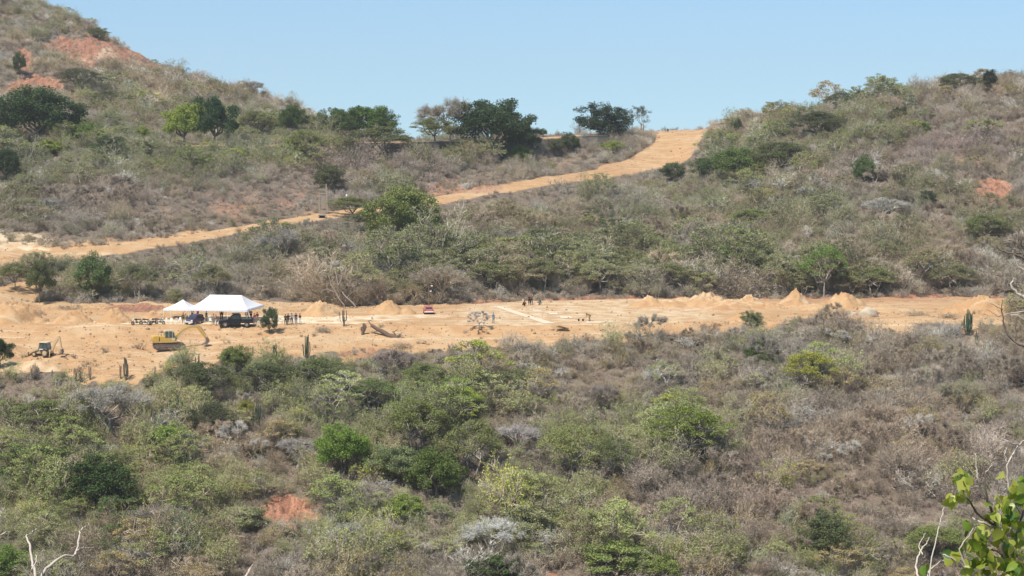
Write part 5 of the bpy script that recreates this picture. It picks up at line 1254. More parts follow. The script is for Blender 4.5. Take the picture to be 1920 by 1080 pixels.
limbs('leaning_dead_tree', 'pale leaning dead tree with forked trunks above the goblet cactus', 'dead tree',
      [([gp(672, 580, B_), gp(650, 558, B_), gp(634, 536, B_, 0, .5), gp(628, 508, B_, 0, 1)], .17, .05),
       ([gp(648, 576, B_), gp(632, 553, B_), gp(622, 535, B_), gp(616, 517, B_)], .13, .04), ([gp(634, 536, B_), gp(641, 520, B_), gp(640, 508, B_)], .09, .03),
       ([gp(628, 548, B_), gp(612, 542, B_), gp(604, 545, B_)], .08, .03), ([gp(650, 558, B_), gp(660, 548, B_), gp(668, 545, B_)], .07, .02)], P_PALEWOOD)
B_ = at(730, 632)
limbs('uprooted_trunk', 'dark uprooted trunk with its pale roots lying at the pad edge', 'fallen trunk',
      [([gp(696, 609, B_, 0, .8), gp(712, 619, B_, 0, .5), gp(730, 630, B_, 0, .2), gp(748, 634, B_)], .28, .48),
       ([gp(746, 632, B_), gp(757, 634, B_), gp(764, 642, B_), gp(758, 650, B_)], .26, .07), ([gp(748, 634, B_), gp(754, 640, B_), gp(757, 652, B_)], .24, .07), ([gp(744, 631, B_), gp(738, 623, B_), gp(746, 617, B_)], .12, .04),
       ([gp(696, 609, B_, 0, .8), gp(690, 602, B_, 0, 1), gp(700, 599, B_, 0, 1.2)], .1, .03), ([gp(712, 619, B_, 0, .5), gp(700, 624, B_), gp(692, 622, B_)], .08, .03), ([gp(752, 636, B_), gp(766, 634, B_), gp(772, 640, B_)], .18, .05)], P_DKWOOD)
B_ = at(682, 627)
limbs('dead_cactus_stump', 'short brown dead cactus stump standing on the bank right of the goblet cactus', 'stump', [([gp(680, 630, B_), gp(681, 618, B_), gp(682, 606, B_)], .30, .16), ([gp(682, 622, B_), gp(686, 614, B_), gp(685, 608, B_)], .18, .12), ([gp(681, 624, B_), gp(677, 618, B_), gp(678, 613, B_)], .14, .09)], P_DKWOOD)
B_ = at(58, 712)
p = at(804, 580); t_ = empty('lamp_post', p, 0, 'dark wooden post with two pale lamps behind the red car', 'lamp post')
hh = 45/ppm(p)
MB().rod((0, 0, -.5), (0, 0, hh), .14, .10).build('pole', P_DKWOOD, t_)
MB().box((0.15, 0, hh-.3), (1.3, .1, .1)).build('crossarm', P_DKWOOD, t_)
for x, z in ((.55, hh-.05), (.35, hh-1.0)):
    a_ = MB().box((x, -.12, z), (.34, .3, .16), bev=.04).build('lamp', P_WHITE, t_)
p = at(606, 401); t_ = empty('braced_frame', p, R(4), 'ladder like concrete and timber frame standing above the diagonal road', 'frame'); s = 1/ppm(p)
MB().box((-7*s, 0, 19*s), (2.4*s, .28, 44*s), bev=.03).build('post', P_WOOD, t_); MB().box((7*s, 0, 25*s), (2.6*s, .3, 62*s), (0, R(-2), 0), bev=.03).build('post', P_WOOD, t_)
for z in (6, 38, 45): MB().box((0, .0, z*s), (12*s, .2, 1.6*s)).build('crossbar', P_WOOD, t_)
MB().box((0, .12, 22*s), (9*s, .12, 24*s)).build('panel', P_CONC, t_); MB().box((0, .0, 1*s), (13*s, .6, 8*s), bev=.04).build('footing', P_CONC, t_)
p = at(604, 409); t_ = empty('culvert', p, R(8), 'small concrete culvert with a dark mouth under the diagonal road', 'culvert'); s = 1/ppm(p)
m = MB(); m.box((0, .6, 5.6*s), (13*s, 1.6, 1.6*s)); m.box((-6*s, .6, 2*s), (1.6*s, 1.6, 7*s)); m.box((6*s, .6, 2*s), (1.6*s, 1.6, 7*s)); m.build('box', P_CONC, t_)
MB().box((0, 1.5, 2.0*s), (10*s, .2, 6*s)).build('dark_mouth_panel', P_DKCONC, t_)  # dark panel across the opening, its colour standing in for shade inside
p = at(650, 378); t_ = empty('marker_post', p, 0, 'small white topped marker post right of the timber frame', 'post'); s = 1/ppm(p)
MB().rod((0, 0, -.3), (0, 0, 9*s), .05).build('post', P_WOOD, t_); MB().ball((0, -.05, 11*s), .28, (.7, .5, 1.3)).build('head', P_WHITE, t_, True)
p = at(1056, 619); t_ = empty('timber_pile', p, R(8), 'dark planks and roots sticking out of the bank under the pad', 'timber pile')
for i, (x, z, l_, a_) in enumerate([(-.2, .45, 1.9, 8), (.1, .25, 1.6, -5), (0, .08, 1.9, 3), (-.3, .6, 1.2, 14)]): MB().box((x, -.1*i, z), (l_, .35, .12), (0, R(a_), R(a_))).build('plank', P_DKWOOD, t_)
# brush heaps and debris on the pad edge
for i, (a, b_, w_, lb) in enumerate([(605, 622, 30, 'heap of dry cut brush on the bank below the goblet cactus'), (752, 652, 44, 'brown brush caught round the roots of the uprooted trunk'), (1130, 560, 44, 'dry brush pushed to the back edge of the pad'), (960, 566, 34, 'dry brush at the back corner of the pad beside the workers'), (1720, 592, 50, 'dry brush along the front of the narrow earth strip'), (1780, 596, 40, 'dry brush left of the dense green cactus'), (130, 580, 60, 'grey brush along the foot of the slope at the far left')]):
    p = at(a, b_); rng = np.random.default_rng(900+i); g = Geo(); n = 420; W_ = w_/ppm(p)
    c_ = rng.normal(0, 1, (n, 3))*np.array([W_*.25, .5, .22])+np.array([0, 0, .3]); d = unit(rng.normal(size=(n, 3))*np.array([1, 1, .4])); l_ = rng.uniform(.3, .9, (n, 1))
    g.blades(c_-d*l_*.5, c_+d*l_*.5, np.full(n, .028), rng); me = g.mesh('brush_heap'); o = link('brush_heap', me, None, M_TWIG); o.location = p; o['bark'] = [.34, .27, .19]; tag(o, lb, 'brush heap')

def chair(px, py, rz, label, dy=0):
    p = at(px, py); t_ = empty('plastic_chair', p, rz, label, 'chair', 'chairs under the tents')
    MB().box((0, 0, .44), (.44, .44, .04), bev=.01).build('seat', P_WHITE, t_); MB().box((0, .22, .68), (.42, .04, .46), (R(-10), 0, 0), bev=.01).build('backrest', P_WHITE, t_)
    for x in (-.19, .19):
        for y in (-.19, .19): MB().rod((x, y, 0), (x, y, .43), .022).build('leg', P_WHITE, t_)
for a, b_, r_, lb in [(306, 607, 1.2, 'white chair tipped beside the grey motorcycle'), (314, 606, 2.6, 'white chair under the small tent, left one'), (322, 606, .4, 'white chair under the small tent, middle one'), (331, 606, 3.5, 'white chair under the small tent, right one'), (336, 605, 5.5, 'white chair where the two tents meet'),
                     (527, 606, 1.0, 'white chair just left of the five standing people'), (382, 605, 2, 'white chair between the violet car and the pickup'), (395, 606, .5, 'white chair left of the pickup bonnet'), (486, 607, 4, 'white chair between the tent and the small round dark tree')]: chair(a, b_, r_, lb)
p = at(525, 606)
# ------------------------------------------------------------------ people
M_SKIN = plain('skin', (0.24, 0.12, 0.075), 0.6, 0.3, dirt=0.0); M_HAIR = plain('hair', (0.015, 0.012, 0.010), 0.6, 0.3, dirt=0.0)
def cloth(name, col): return plain(name, col, 0.9, 0.1, dirt=0.12)
FAB = {'black': cloth('black_cloth', (.014, .014, .018)), 'navy': cloth('navy_cloth', (.02, .025, .05)), 'maroon': cloth('maroon_cloth', (.11, .02, .02)), 'white': cloth('white_cloth', (.7, .7, .7)), 'jeans': cloth('jeans_cloth', (.09, .13, .21)),
       'khaki': cloth('khaki_cloth', (.26, .20, .11)), 'olive': cloth('olive_cloth', (.12, .12, .06)), 'pink': cloth('pink_cloth', (.55, .25, .22)), 'grey': cloth('grey_cloth', (.25, .25, .26)), 'red': cloth('red_cloth', (.42, .06, .05)), 'blue': cloth('blue_cloth', (.10, .18, .30))}
def skin_mesh(name, nodes, edges, root=0, sub=1):
    me = bpy.data.meshes.new(name); me.from_pydata([n_[0] for n_ in nodes], edges, []); me.update()
    o = bpy.data.objects.new(name, me); C.objects.link(o)
    md = o.modifiers.new('skin', 'SKIN'); md.use_smooth_shade = True
    for i, n_ in enumerate(nodes):
        r_ = n_[1]; o.data.skin_vertices[0].data[i].radius = (r_, r_) if not isinstance(r_, tuple) else r_
        o.data.skin_vertices[0].data[i].use_root = (i == root)
    s_ = o.modifiers.new('sub', 'SUBSURF'); s_.levels = sub; s_.render_levels = sub
    dg = bpy.context.evaluated_depsgraph_get(); ev = o.evaluated_get(dg); m2 = bpy.data.meshes.new_from_object(ev)
    m2.name = name; C.objects.unlink(o); bpy.data.objects.remove(o); m2.materials.clear(); return m2
POSES = {
 # pelvis, chest, neck, head, then left/right: shoulder elbow wrist, hip knee ankle toe (facing -y)
 'stand': dict(pel=(0, 0, .95), che=(0, 0, 1.28), nec=(0, 0, 1.46), hea=(0, -.02, 1.60), arm=[((.19, 0, 1.40), (.25, .03, 1.12), (.24, -.08, .88)), ((-.19, 0, 1.40), (-.26, .02, 1.12), (-.22, -.10, .90))], leg=[((.10, 0, .92), (.12, -.02, .50), (.13, .02, .08), (.14, -.14, .04)), ((-.10, 0, .92), (-.11, -.03, .50), (-.12, 0, .08), (-.15, -.15, .04))]),
 'folded': dict(pel=(0, 0, .95), che=(0, 0, 1.28), nec=(0, 0, 1.46), hea=(.02, -.03, 1.60), arm=[((.19, 0, 1.40), (.25, -.02, 1.13), (.02, -.20, 1.16)), ((-.19, 0, 1.40), (-.25, -.02, 1.13), (-.02, -.22, 1.20))], leg=[((.10, 0, .92), (.14, -.05, .50), (.17, .02, .08), (.20, -.12, .04)), ((-.10, 0, .92), (-.11, 0, .50), (-.12, .04, .08), (-.14, -.10, .04))]),
 'hips': dict(pel=(0, 0, .95), che=(0, .01, 1.28), nec=(0, 0, 1.46), hea=(0, -.01, 1.60), arm=[((.19, 0, 1.40), (.36, .06, 1.17), (.19, -.03, 1.02)), ((-.19, 0, 1.40), (-.27, 0, 1.12), (-.26, -.12, .88))], leg=[((.10, 0, .92), (.15, -.02, .50), (.20, .03, .08), (.23, -.12, .04)), ((-.10, 0, .92), (-.12, -.05, .50), (-.10, .02, .08), (-.13, -.14, .04))]),
 'bend': dict(pel=(0, .12, .88), che=(0, -.22, 1.10), nec=(0, -.40, 1.16), hea=(0, -.53, 1.14), arm=[((.18, -.33, 1.12), (.22, -.42, .84), (.10, -.55, .66)), ((-.18, -.33, 1.12), (-.22, -.38, .86), (-.06, -.52, .82))], leg=[((.10, .12, .86), (.15, -.02, .48), (.18, .08, .08), (.20, -.08, .04)), ((-.10, .12, .86), (-.13, .0, .48), (-.17, .16, .08), (-.19, .0, .04))]),
 'crouch': dict(pel=(0, .05, .32), che=(0, -.10, .62), nec=(0, -.17, .80), hea=(0, -.22, .94), arm=[((.19, -.12, .74), (.26, -.34, .55), (.12, -.48, .42)), ((-.19, -.12, .74), (-.26, -.34, .55), (-.10, -.48, .44))], leg=[((.10, .05, .32), (.20, -.36, .50), (.17, -.12, .08), (.19, -.28, .04)), ((-.10, .05, .32), (-.20, -.36, .50), (-.17, -.12, .08), (-.19, -.28, .04))]),
}
PM = {}
def pose_meshes(k):
    if k in PM: return PM[k]
    q = POSES[k]; N_ = [(q['pel'], .115), (tuple((Vector(q['pel'])+Vector(q['che']))/2), .105), (q['che'], (.15, .10)), (q['nec'], .055), (q['hea'], .085), (tuple(Vector(q['hea'])+Vector((0, 0, .09))), .078)]
    E = [(0, 1), (1, 2), (2, 3), (3, 4), (4, 5)]
    fd = Vector((0, -1, -.05)) if k != 'bend' else Vector((0, -.35, -.95))
    N_.append((tuple(Vector(q['hea'])+fd*.085+Vector((0, 0, -.01))), .016)); E.append((4, 6))   # nose
    for s_, a in zip((1, -1), q['arm']):
        i = len(N_); N_ += [(a[0], .058), (a[1], .042), (a[2], .028)]; E += [(2, i), (i, i+1), (i+1, i+2)]
        d = (Vector(a[2])-Vector(a[1])).normalized(); pr = d.cross(Vector((0, 1, .2))).normalized(); palm = Vector(a[2])+d*.07
        j = len(N_); N_.append((tuple(palm), .03)); E.append((i+2, j))
        for f, (o_, l_) in enumerate([(-.034, .075), (-.012, .09), (.012, .085), (.034, .065)]):
            b0 = palm+pr*o_+d*.03; m0 = b0+d*l_*.55; e0 = m0+(d+Vector((0, -.5, 0))).normalized()*l_*.45
            n0 = len(N_); N_ += [(tuple(b0), .010), (tuple(m0), .009), (tuple(e0), .0075)]; E += [(j, n0), (n0, n0+1), (n0+1, n0+2)]
        n0 = len(N_); N_ += [(tuple(Vector(a[2])+pr*.05*s_+d*.04), .011), (tuple(Vector(a[2])+pr*.065*s_+d*.085), .009)]; E += [(i+2, n0), (n0, n0+1)]
    for l_ in q['leg']:
        i = len(N_); N_ += [(l_[0], .09), (l_[1], .06), (l_[2], .042), (l_[3], .035)]; E += [(0, i), (i, i+1), (i+1, i+2), (i+2, i+3)]
    body = skin_mesh('body', N_, E); body.materials.append(M_SKIN)
    V = Vector; S1 = [(tuple(V(q['pel'])+V((0, 0, -.02))), .135), (N_[1][0], .13), (q['che'], (.185, .13)), (tuple(V(q['che']).lerp(V(q['nec']), .75)), .09)]; E1 = [(0, 1), (1, 2), (2, 3)]
    for a in q['arm']:
        i = len(S1); S1 += [(a[0], .078), (tuple(V(a[0]).lerp(V(a[1]), .8)), .065)]; E1 += [(2, i), (i, i+1)]
    shirt = skin_mesh('shirt', S1, E1)
    S2 = [(tuple(V(q['pel'])+V((0, 0, .02))), .13)]; E2 = []
    for l_ in q['leg']:
        i = len(S2); S2 += [(l_[0], .108), (l_[1], .082), (tuple(V(l_[1]).lerp(V(l_[2]), .92)), .068)]; E2 += [(0, i), (i, i+1), (i+1, i+2)]
    trou = skin_mesh('trousers', S2, E2)
    m = MB(); c_ = V(q['hea'])+V((0, .015, .075))
    m.ball(c_, .10, (.92, 1.02, .95)); kill = [v for v in m.bm.verts if v.co.z < c_.z-.03 and v.co.y < c_.y+.02]; bmesh.ops.delete(m.bm, geom=kill, context='VERTS'); hair = bpy.data.meshes.new('hair'); m.bm.to_mesh(hair); m.bm.free(); hair.materials.append(M_HAIR)
    m = MB(); m.rod(c_+V((0, -.01, .03)), c_+V((0, -.01, .045)), .19, .19, 18); m.rod(c_+V((0, -.01, .04)), c_+V((0, -.01, .14)), .10, .08, 14); hat = bpy.data.meshes.new('hat'); m.bm.to_mesh(hat); m.bm.free()
    m = MB()
    for l_ in q['leg']:
        d = V(l_[3])-V(l_[2]); m.ball(V(l_[2])+d*.6+V((0, 0, -.02)), .06, (.8, 2.2, .75))
    sh = bpy.data.meshes.new('shoes'); m.bm.to_mesh(sh); m.bm.free(); sh.materials.append(P_BLACK)
    PM[k] = (body, shirt, trou, hair, hat, sh); return PM[k]
def person(px, py, pose, rz, top, bottom, label, hat=None, h=1.0, group=None, p=None):
    B = pose_meshes(pose); p = p or at(px, py); t_ = empty('person', p, rz, label, 'person', group); t_.scale = (h, h, h)
    link('body', B[0], t_)
    for nm, me, mt in (('shirt', B[1], FAB[top]), ('trousers', B[2], FAB[bottom])):
        m2 = me.copy(); link(nm, m2, t_, mt)
    if hat: link('hat', B[4].copy(), t_, FAB[hat])
    else: link('hair', B[3], t_)
    link('shoes', B[5], t_); return t_
g5 = 'people standing in a line right of the tent'; gt = 'people around the tent and the pickup'; gw = 'workers on the cleared pad'
person(535.5, 609.5, 'folded', .3, 'black', 'black', 'person in all black, leftmost of the five standing in a line', group=g5, h=1.03)
person(540.5, 608.5, 'stand', -.3, 'black', 'navy', 'person in black top and navy trousers, second of the five in line', group=g5, h=1.05)
person(547, 608.5, 'hips', .2, 'grey', 'navy', 'person in grey top and dark trousers, middle of the five in line', group=g5, h=1.08)
person(555, 608, 'stand', -.2, 'black', 'jeans', 'person in black top and pale jeans, fourth of the five in line', group=g5, h=1.08)
person(562.5, 608, 'folded', -.5, 'maroon', 'white', 'person in maroon top and white trousers, rightmost of the five in line', group=g5, h=1.02)
person(415.5, 603, 'stand', .1, 'black', 'black', 'person in black standing behind the bonnet of the pickup', group=gt, h=1.2, p=at(415.5, 600))
person(463.5, 604, 'hips', .3, 'pink', 'maroon', 'person in pink top behind the pickup bed, left one', group=gt, h=1.12, p=at(463.5, 600))
person(470, 604, 'folded', -.3, 'pink', 'navy', 'person in pink top behind the pickup bed, right one', group=gt, h=1.12, p=at(470.5, 601))
person(477, 607, 'stand', .6, 'red', 'grey', 'person in red top and grey trousers at the rear of the pickup', group=gt)
person(482.5, 606, 'stand', -.4, 'maroon', 'khaki', 'person in dark maroon top right of the pickup', group=gt, h=1.08)
person(489.5, 609, 'crouch', .8, 'navy', 'grey', 'person crouching between the pickup and the small round tree', group=gt)
person(405, 610, 'stand', 1.0, 'pink', 'white', 'person in pink and white in front of the pickup bonnet', group=gt, h=1.0)
person(400.5, 608, 'hips', -.8, 'grey', 'khaki', 'person in grey left of the pickup bonnet', group=gt)
person(387.5, 603, 'stand', 0, 'olive', 'khaki', 'person in olive between the violet car and the pickup', group=gt)
person(343.5, 606, 'folded', .5, 'olive', 'olive', 'person in olive at the left pole of the big tent', group=gt)
person(348.5, 608, 'stand', -.5, 'khaki', 'olive', 'person in khaki touching the left of the violet car', group=gt)
person(361, 600, 'stand', .4, 'grey', 'navy', 'person in grey behind the violet car', group=gt, p=at(361, 598))
person(371, 600, 'stand', -.7, 'maroon', 'navy', 'person in maroon behind the violet car', group=gt, p=at(371, 597.5))
person(925, 606, 'stand', 2.6, 'blue', 'grey', 'worker in blue standing at the near left corner of the pad', 'grey', group=gw)
person(1105, 602, 'bend', -1.2, 'khaki', 'khaki', 'worker in khaki bending over a tool in the middle of the pad', 'khaki', group=gw, h=1.05)
person(992.5, 572, 'stand', 2.8, 'maroon', 'black', 'worker in dark red at the back of the pad, left of a pair', 'khaki', group=gw, h=1.05)
person(996.5, 570.5, 'hips', -.5, 'olive', 'black', 'worker in olive at the back of the pad, right of a pair', 'khaki', group=gw, h=1.08)
person(981.5, 574, 'crouch', 1.2, 'navy', 'black', 'worker crouching left of the pair at the back of the pad', group=gw, h=1.1)
person(1013.5, 571.5, 'crouch', -1.2, 'olive', 'grey', 'worker crouching right of the pair at the back of the pad', 'khaki', group=gw, h=1.2)
person(1173, 249.5, 'stand', 0, 'black', 'black', 'tiny dark person standing between the two ridge trees')
person(1252, 247, 'crouch', 0, 'black', 'black', 'tiny dark person sitting on the ridge road left of the junction')
p = at(1105, 602)
t_ = empty('shovel', p+Vector((-.75, 0, 0)), 0, 'shovel held by the bending worker on the pad', 'shovel')
MB().rod((.3, 0, .95), (-.15, 0, .15), .02).build('handle', P_WOOD, t_); MB().box((-.22, 0, .06), (.24, .2, .03), (0, R(-50), 0)).build('blade', P_STEEL, t_)

# ------------------------------------------------------------------ near plants, a few metres from the camera
M_NLEAF, t, out = nt('broad_leaf')
g = t.nodes.new('ShaderNodeNewGeometry'); rnd = g.outputs['Random Per Island']
c1 = mixc(t, (0.17, 0.25, 0.030), (0.42, 0.42, 0.07), ramp(t, rnd, 0.2, 0.9)); c1 = mixc(t, c1, (0.07, 0.15, 0.03), ramp(t, rnd, 0.0, 0.22, 1, 0))
nz = noise(t, 14, 3, 0.5); c1 = mixc(t, c1, (0.42, 0.46, 0.16), ramp(t, nz, 0.55, 0.8, 0, .5))
b = principled(t, None, 0.38, 0.5); t.links.new(c1, b.inputs['Base Color']); tr = t.nodes.new('ShaderNodeBsdfTranslucent'); t.links.new(mixc(t, c1, (1.0, 1.0, 0.35), 1.0, 'MULTIPLY'), tr.inputs[0])
mx = t.nodes.new('ShaderNodeMixShader'); mx.inputs[0].default_value = 0.42; t.links.new(b.outputs[0], mx.inputs[1]); t.links.new(tr.outputs[0], mx.inputs[2]); t.links.new(mx.outputs[0], out.inputs[0])
P_TWIGL = plain('pale_twig', (0.50, 0.42, 0.34), 0.8, 0.2, dirt=0.5, dcol=(0.25, 0.18, 0.14), dscale=12)
P_TWIGD = plain('brown_twig', (0.14, 0.10, 0.08), 0.8, 0.2, dirt=0.5, dcol=(0.34, 0.28, 0.23), dscale=12)
def W_(px, py, D): X, Y, Z = unproj(px, py, D); return Vector((float(X), float(Y), float(Z)))
def twig(parent, pts, r0, r1, mat, name='branch', jit=.012):
    pts = [Vector(q) for q in pts]; fine = []
    for i, (a, b_) in enumerate(zip(pts, pts[1:])):
        pa = pts[max(i-1, 0)]; pb = pts[min(i+2, len(pts)-1)]
        for k in range(5):
            f = k/5; q = 0.5*((2*a)+(b_-pa)*f+(2*pa-5*a+4*b_-pb)*f*f+(-pa+3*a-3*b_+pb)*f**3)
            fine.append(q+Vector([random.uniform(-1, 1)*jit*.5 for _ in range(3)])*(k > 0))
    fine.append(pts[-1]); n = len(fine)
    m = MB(); m.path(fine, [r0+(r1-r0)*k/(n-1) for k in range(n)], 6); o = m.build(name, mat, parent, True); return o, fine
def leaf_mesh_into(m, pos, size, rng, droop=.7):
    """heart shaped leaf, folded on its midrib, hanging from its stalk"""
    bm = m.bm
    d = Vector((rng.normal()*.55, rng.normal()*.55, -droop+rng.normal()*.35)).normalized(); side = d.cross(Vector((rng.normal(), rng.normal(), rng.normal()))).normalized(); nrm = side.cross(d)
    st = [(0, 0), (.06, .30), (.22, .46), (.45, .44), (.68, .29), (.86, .12), (1.0, 0)]; bend = rng.uniform(-.25, .35); fold = rng.uniform(.1, .4)
    mid = [bm.verts.new(pos+d*(u*size)+nrm*(bend*u*u*size)) for u, w in st]
    for s_ in (-1, 1):
        ed = [bm.verts.new(pos+d*((u if i else .0)*size)+side*(s_*w*size)+nrm*((bend*u*u+fold*w)*size)) for i, (u, w) in enumerate(st[1:-1])]
        ed[0].co -= d*size*.08
        bm.faces.new((mid[0], mid[1], ed[0])); bm.faces.new((mid[1], mid[2], ed[1], ed[0]))
        for i in range(1, 4): bm.faces.new((mid[i+1], mid[i+2], ed[i+1], ed[i]))
        bm.faces.new((mid[5], mid[6], ed[4]))
rng = np.random.default_rng(77)
D0 = 12.0
gx, gy = float(W_(1985, 1300, D0).x), D0
root = Vector((gx, gy, ground(gx, gy)))
t_ = empty('leafy_tree', root, 0, 'near tree with large heart shaped yellow green leaves entering at the bottom right corner', 'tree')
rel = lambda q: Vector(q)-root
top = W_(1930, 1190, D0)
twig(t_, [Vector((0, 0, -.3)), rel(top)*.35+Vector((.1, 0, 0)), rel(top)*.7, rel(top)], .09, .045, P_TWIGD, 'trunk', .03)
T0 = W_(1930, 1190, D0)
br = [([T0, W_(1900, 1100, 12), W_(1880, 1040, 11.9), W_(1868, 985, 11.9), W_(1850, 930, 11.8), W_(1842, 858, 11.8)], .018, .004, P_TWIGD),
      ([W_(1868, 985, 11.9), W_(1835, 965, 11.8), W_(1815, 935, 11.7), W_(1806, 915, 11.7), W_(1798, 890, 11.7)], .010, .003, P_TWIGD),
      ([W_(1866, 990, 11.9), W_(1845, 980, 11.8), W_(1825, 972, 11.8), W_(1812, 955, 11.8)], .010, .003, P_TWIGL),
      ([W_(1875, 1010, 11.9), W_(1892, 950, 12), W_(1889, 900, 12), W_(1890, 868, 12), W_(1910, 835, 12.1), W_(1925, 825, 12.1)], .010, .004, P_TWIGL),
      ([W_(1890, 868, 12), W_(1884, 850, 12), W_(1887, 840, 12)], .005, .003, P_TWIGL), ([W_(1910, 835, 12.1), W_(1895, 830, 12), W_(1880, 822, 12)], .005, .0025, P_TWIGL),
      ([W_(1858, 958, 11.9), W_(1836, 905, 11.8), W_(1832, 880, 11.8), W_(1828, 850, 11.8)], .007, .003, P_TWIGL), ([W_(1846, 890, 11.8), W_(1854, 878, 11.8), W_(1860, 868, 11.8)], .004, .002, P_TWIGL),
      ([W_(1889, 905, 12), W_(1876, 895, 12), W_(1872, 918, 12)], .004, .002, P_TWIGD), ([T0, W_(1850, 1105, 11.8), W_(1820, 1075, 11.7), W_(1790, 1050, 11.6), W_(1768, 1040, 11.6)], .014, .004, P_TWIGL),
      ([W_(1820, 1075, 11.7), W_(1800, 1035, 11.7), W_(1812, 1010, 11.7), W_(1830, 985, 11.7)], .006, .003, P_TWIGL), ([W_(1888, 1060, 11.9), W_(1905, 1010, 11.9), W_(1918, 960, 12), W_(1930, 930, 12)], .010, .004, P_TWIGD),
      ([W_(1880, 1040, 11.9), W_(1860, 1030, 11.8), W_(1845, 1040, 11.8), W_(1830, 1045, 11.8)], .007, .003, P_TWIGD)]
for pts, r0, r1, mt in br: twig(t_, [rel(q) for q in pts], r0, r1, mt)
m = MB()
cl = [(1800, 892, 14, 12), (1798, 930, 12, 7), (1806, 905, 12, 7), (1785, 935, 8, 4), (1820, 985, 16, 8), (1884, 935, 30, 22), (1900, 960, 26, 22), (1912, 905, 12, 12), (1878, 885, 8, 1), (1905, 1000, 26, 26), (1868, 1000, 18, 14), (1845, 1010, 16, 10), (1820, 1035, 20, 14), (1850, 1050, 24, 18), (1885, 1045, 30, 30), (1915, 1060, 20, 26), (1820, 1072, 14, 10), (1735, 1060, 5, 3), (1865, 965, 14, 8), (1915, 935, 12, 14), (1905, 1090, 30, 20), (1850, 1090, 26, 14), (1790, 1040, 10, 5)]
for a, b_, sp_, n in cl:
    for k in range(n):
        q = W_(a+rng.normal()*sp_*.6, b_+rng.normal()*sp_*.6, 11.85+rng.normal()*.14)
        leaf_mesh_into(m, rel(q), rng.uniform(.045, .088), rng)
m.build('crown', M_NLEAF, t_, True)
# leafless tree whose twigs reach in at the right edge
rx_, ry_ = float(W_(2150, 700, 15).x), 15.0; root = Vector((rx_, ry_, ground(rx_, ry_)))
t_ = empty('bare_tree', root, 0, 'near leafless tree whose crooked grey twigs reach in at the right edge', 'tree'); rel = lambda q: Vector(q)-root
tp = W_(2110, 640, 15)
twig(t_, [Vector((0, 0, -.3)), rel(tp)*.5+Vector((.1, 0, 0)), rel(tp)], .08, .04, P_TWIGL, 'trunk', .03)
for pts, r0, r1, mt in [([tp, W_(2010, 610, 15), W_(1930, 562, 15), W_(1910, 552, 15), W_(1896, 535, 15), W_(1901, 522, 15)], .022, .005, P_TWIGL),
      ([tp, W_(2020, 530, 15), W_(1930, 488, 15), W_(1905, 478, 15), W_(1878, 470, 15), W_(1867, 458, 15)], .016, .004, P_TWIGD), ([W_(1950, 510, 15), W_(1918, 505, 15), W_(1903, 488, 15), W_(1900, 470, 15)], .008, .003, P_TWIGL),
      ([tp, W_(2010, 480, 15), W_(1930, 466, 15), W_(1912, 448, 15), W_(1911, 430, 15), W_(1901, 420, 15)], .014, .003, P_TWIGD),
      ([tp, W_(2010, 665, 15), W_(1940, 655, 15), W_(1905, 642, 15), W_(1886, 620, 15), W_(1880, 590, 15), W_(1879, 562, 15)], .016, .003, P_TWIGD), ([W_(1881, 592, 15), W_(1868, 592, 15), W_(1850, 580, 15)], .004, .0015, P_TWIGD), ([W_(1880, 580, 15), W_(1868, 575, 15), W_(1858, 568, 15)], .004, .0015, P_TWIGD),
      ([W_(1960, 640, 15), W_(1925, 605, 15), W_(1905, 590, 15), W_(1880, 592, 15)], .006, .002, P_TWIGL), ([W_(1905, 640, 15), W_(1905, 610, 15), W_(1910, 590, 15)], .005, .002, P_TWIGD), ([W_(1930, 575, 15), W_(1900, 575, 15), W_(1893, 562, 15), W_(1903, 555, 15)], .006, .002, P_TWIGD),
      ([W_(1960, 590, 15), W_(1925, 582, 15), W_(1882, 590, 15)], .007, .002, P_TWIGL)]:
    twig(t_, [rel(q) for q in pts], r0, r1, mt)
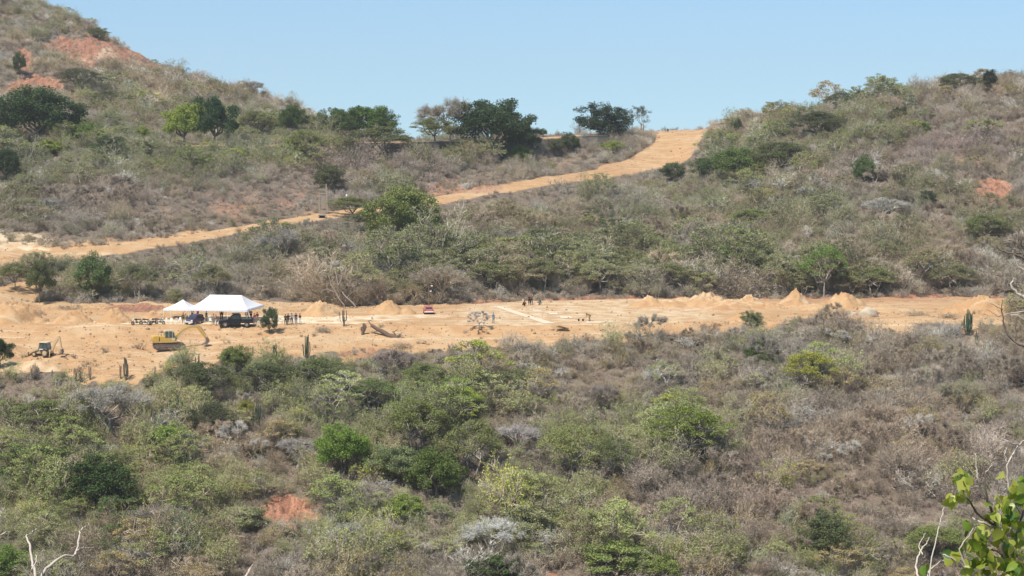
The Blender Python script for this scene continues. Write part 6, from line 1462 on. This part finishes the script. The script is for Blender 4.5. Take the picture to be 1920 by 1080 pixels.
# dead tree tips at the bottom left, and two lone snags at the bottom edge
def snag(bx, by, D, chains, label, name='dead_tree'):
    x_, y_ = float(W_(bx, by, D).x), float(D); root = Vector((x_, y_, ground(x_, y_))); t_ = empty(name, root, 0, label, 'dead tree')
    tp = W_(bx, by, D); twig(t_, [Vector((0, 0, -.3)), (tp-root)*.5+Vector((.08, .05, 0)), tp-root], .05, .022, P_TWIGL, 'trunk', .02)
    for pts, r0, r1 in chains: twig(t_, [(tp if q is None else W_(q[0], q[1], D+.1*k))-root for k, q in enumerate(pts)], r0, r1, P_TWIGL)
snag(80, 1160, 14, [([None, (66, 1080), (60, 1050), (56, 1020), (49, 1005), (58, 1000), (68, 991)], .012, .004), ([(60, 1068), (68, 1050), (66, 1040)], .006, .003), ([None, (78, 1085), (95, 1060), (118, 1043), (140, 1040), (148, 1010), (151, 995), (161, 986)], .014, .004),
      ([(140, 1040), (150, 1028), (165, 1028), (177, 1026)], .007, .003), ([(118, 1043), (130, 1046), (143, 1036)], .004, .002)], 'pale forked dead branches rising at the bottom left corner')
snag(-30, 1100, 14, [([None, (-10, 1020), (5, 1001), (20, 997)], .01, .004)], 'short pale dead twig cut by the left edge near the bottom')
snag(440, 1150, 14, [([None, (455, 1090), (466, 1072), (474, 1058)], .01, .004), ([(460, 1082), (470, 1066), (476, 1063)], .004, .002)], 'short pale dead snag at the bottom edge left of centre')
snag(1740, 1150, 13, [([None, (1722, 1082), (1717, 1060), (1725, 1035), (1738, 1018), (1743, 1008)], .010, .003), ([(1730, 1040), (1724, 1020), (1736, 1000)], .005, .002), ([None, (1740, 1080), (1755, 1060), (1775, 1045)], .008, .003), ([(1762, 980), (1768, 960), (1772, 945)], .004, .002), ([None, (1745, 1060), (1758, 1000), (1762, 980)], .006, .003)], 'pale leafless twigs at the bottom edge just left of the leafy near tree')

# ------------------------------------------------------------------ the air between
def haze():
    m, t, out = nt('air_haze'); v = t.nodes.new('ShaderNodeVolumePrincipled')
    v.inputs['Color'].default_value = (1.0, 0.98, 0.94, 1); v.inputs['Density'].default_value = HAZE; v.inputs['Anisotropy'].default_value = 0.2
    t.links.new(v.outputs[0], out.inputs['Volume'])
    m2 = MB(); x0, x1, y0, y1, z0, z1 = -9500, 9500, -420, 3500, -80, 200
    m2.box(((x0+x1)/2, (y0+y1)/2, (z0+z1)/2), (x1-x0, y1-y0, z1-z0)); o = m2.build('haze', m); o['kind'] = 'stuff'; tag(o, 'thin pale dry season haze', 'haze')
HAZE = 0.00013
if HAZE > 0: haze()
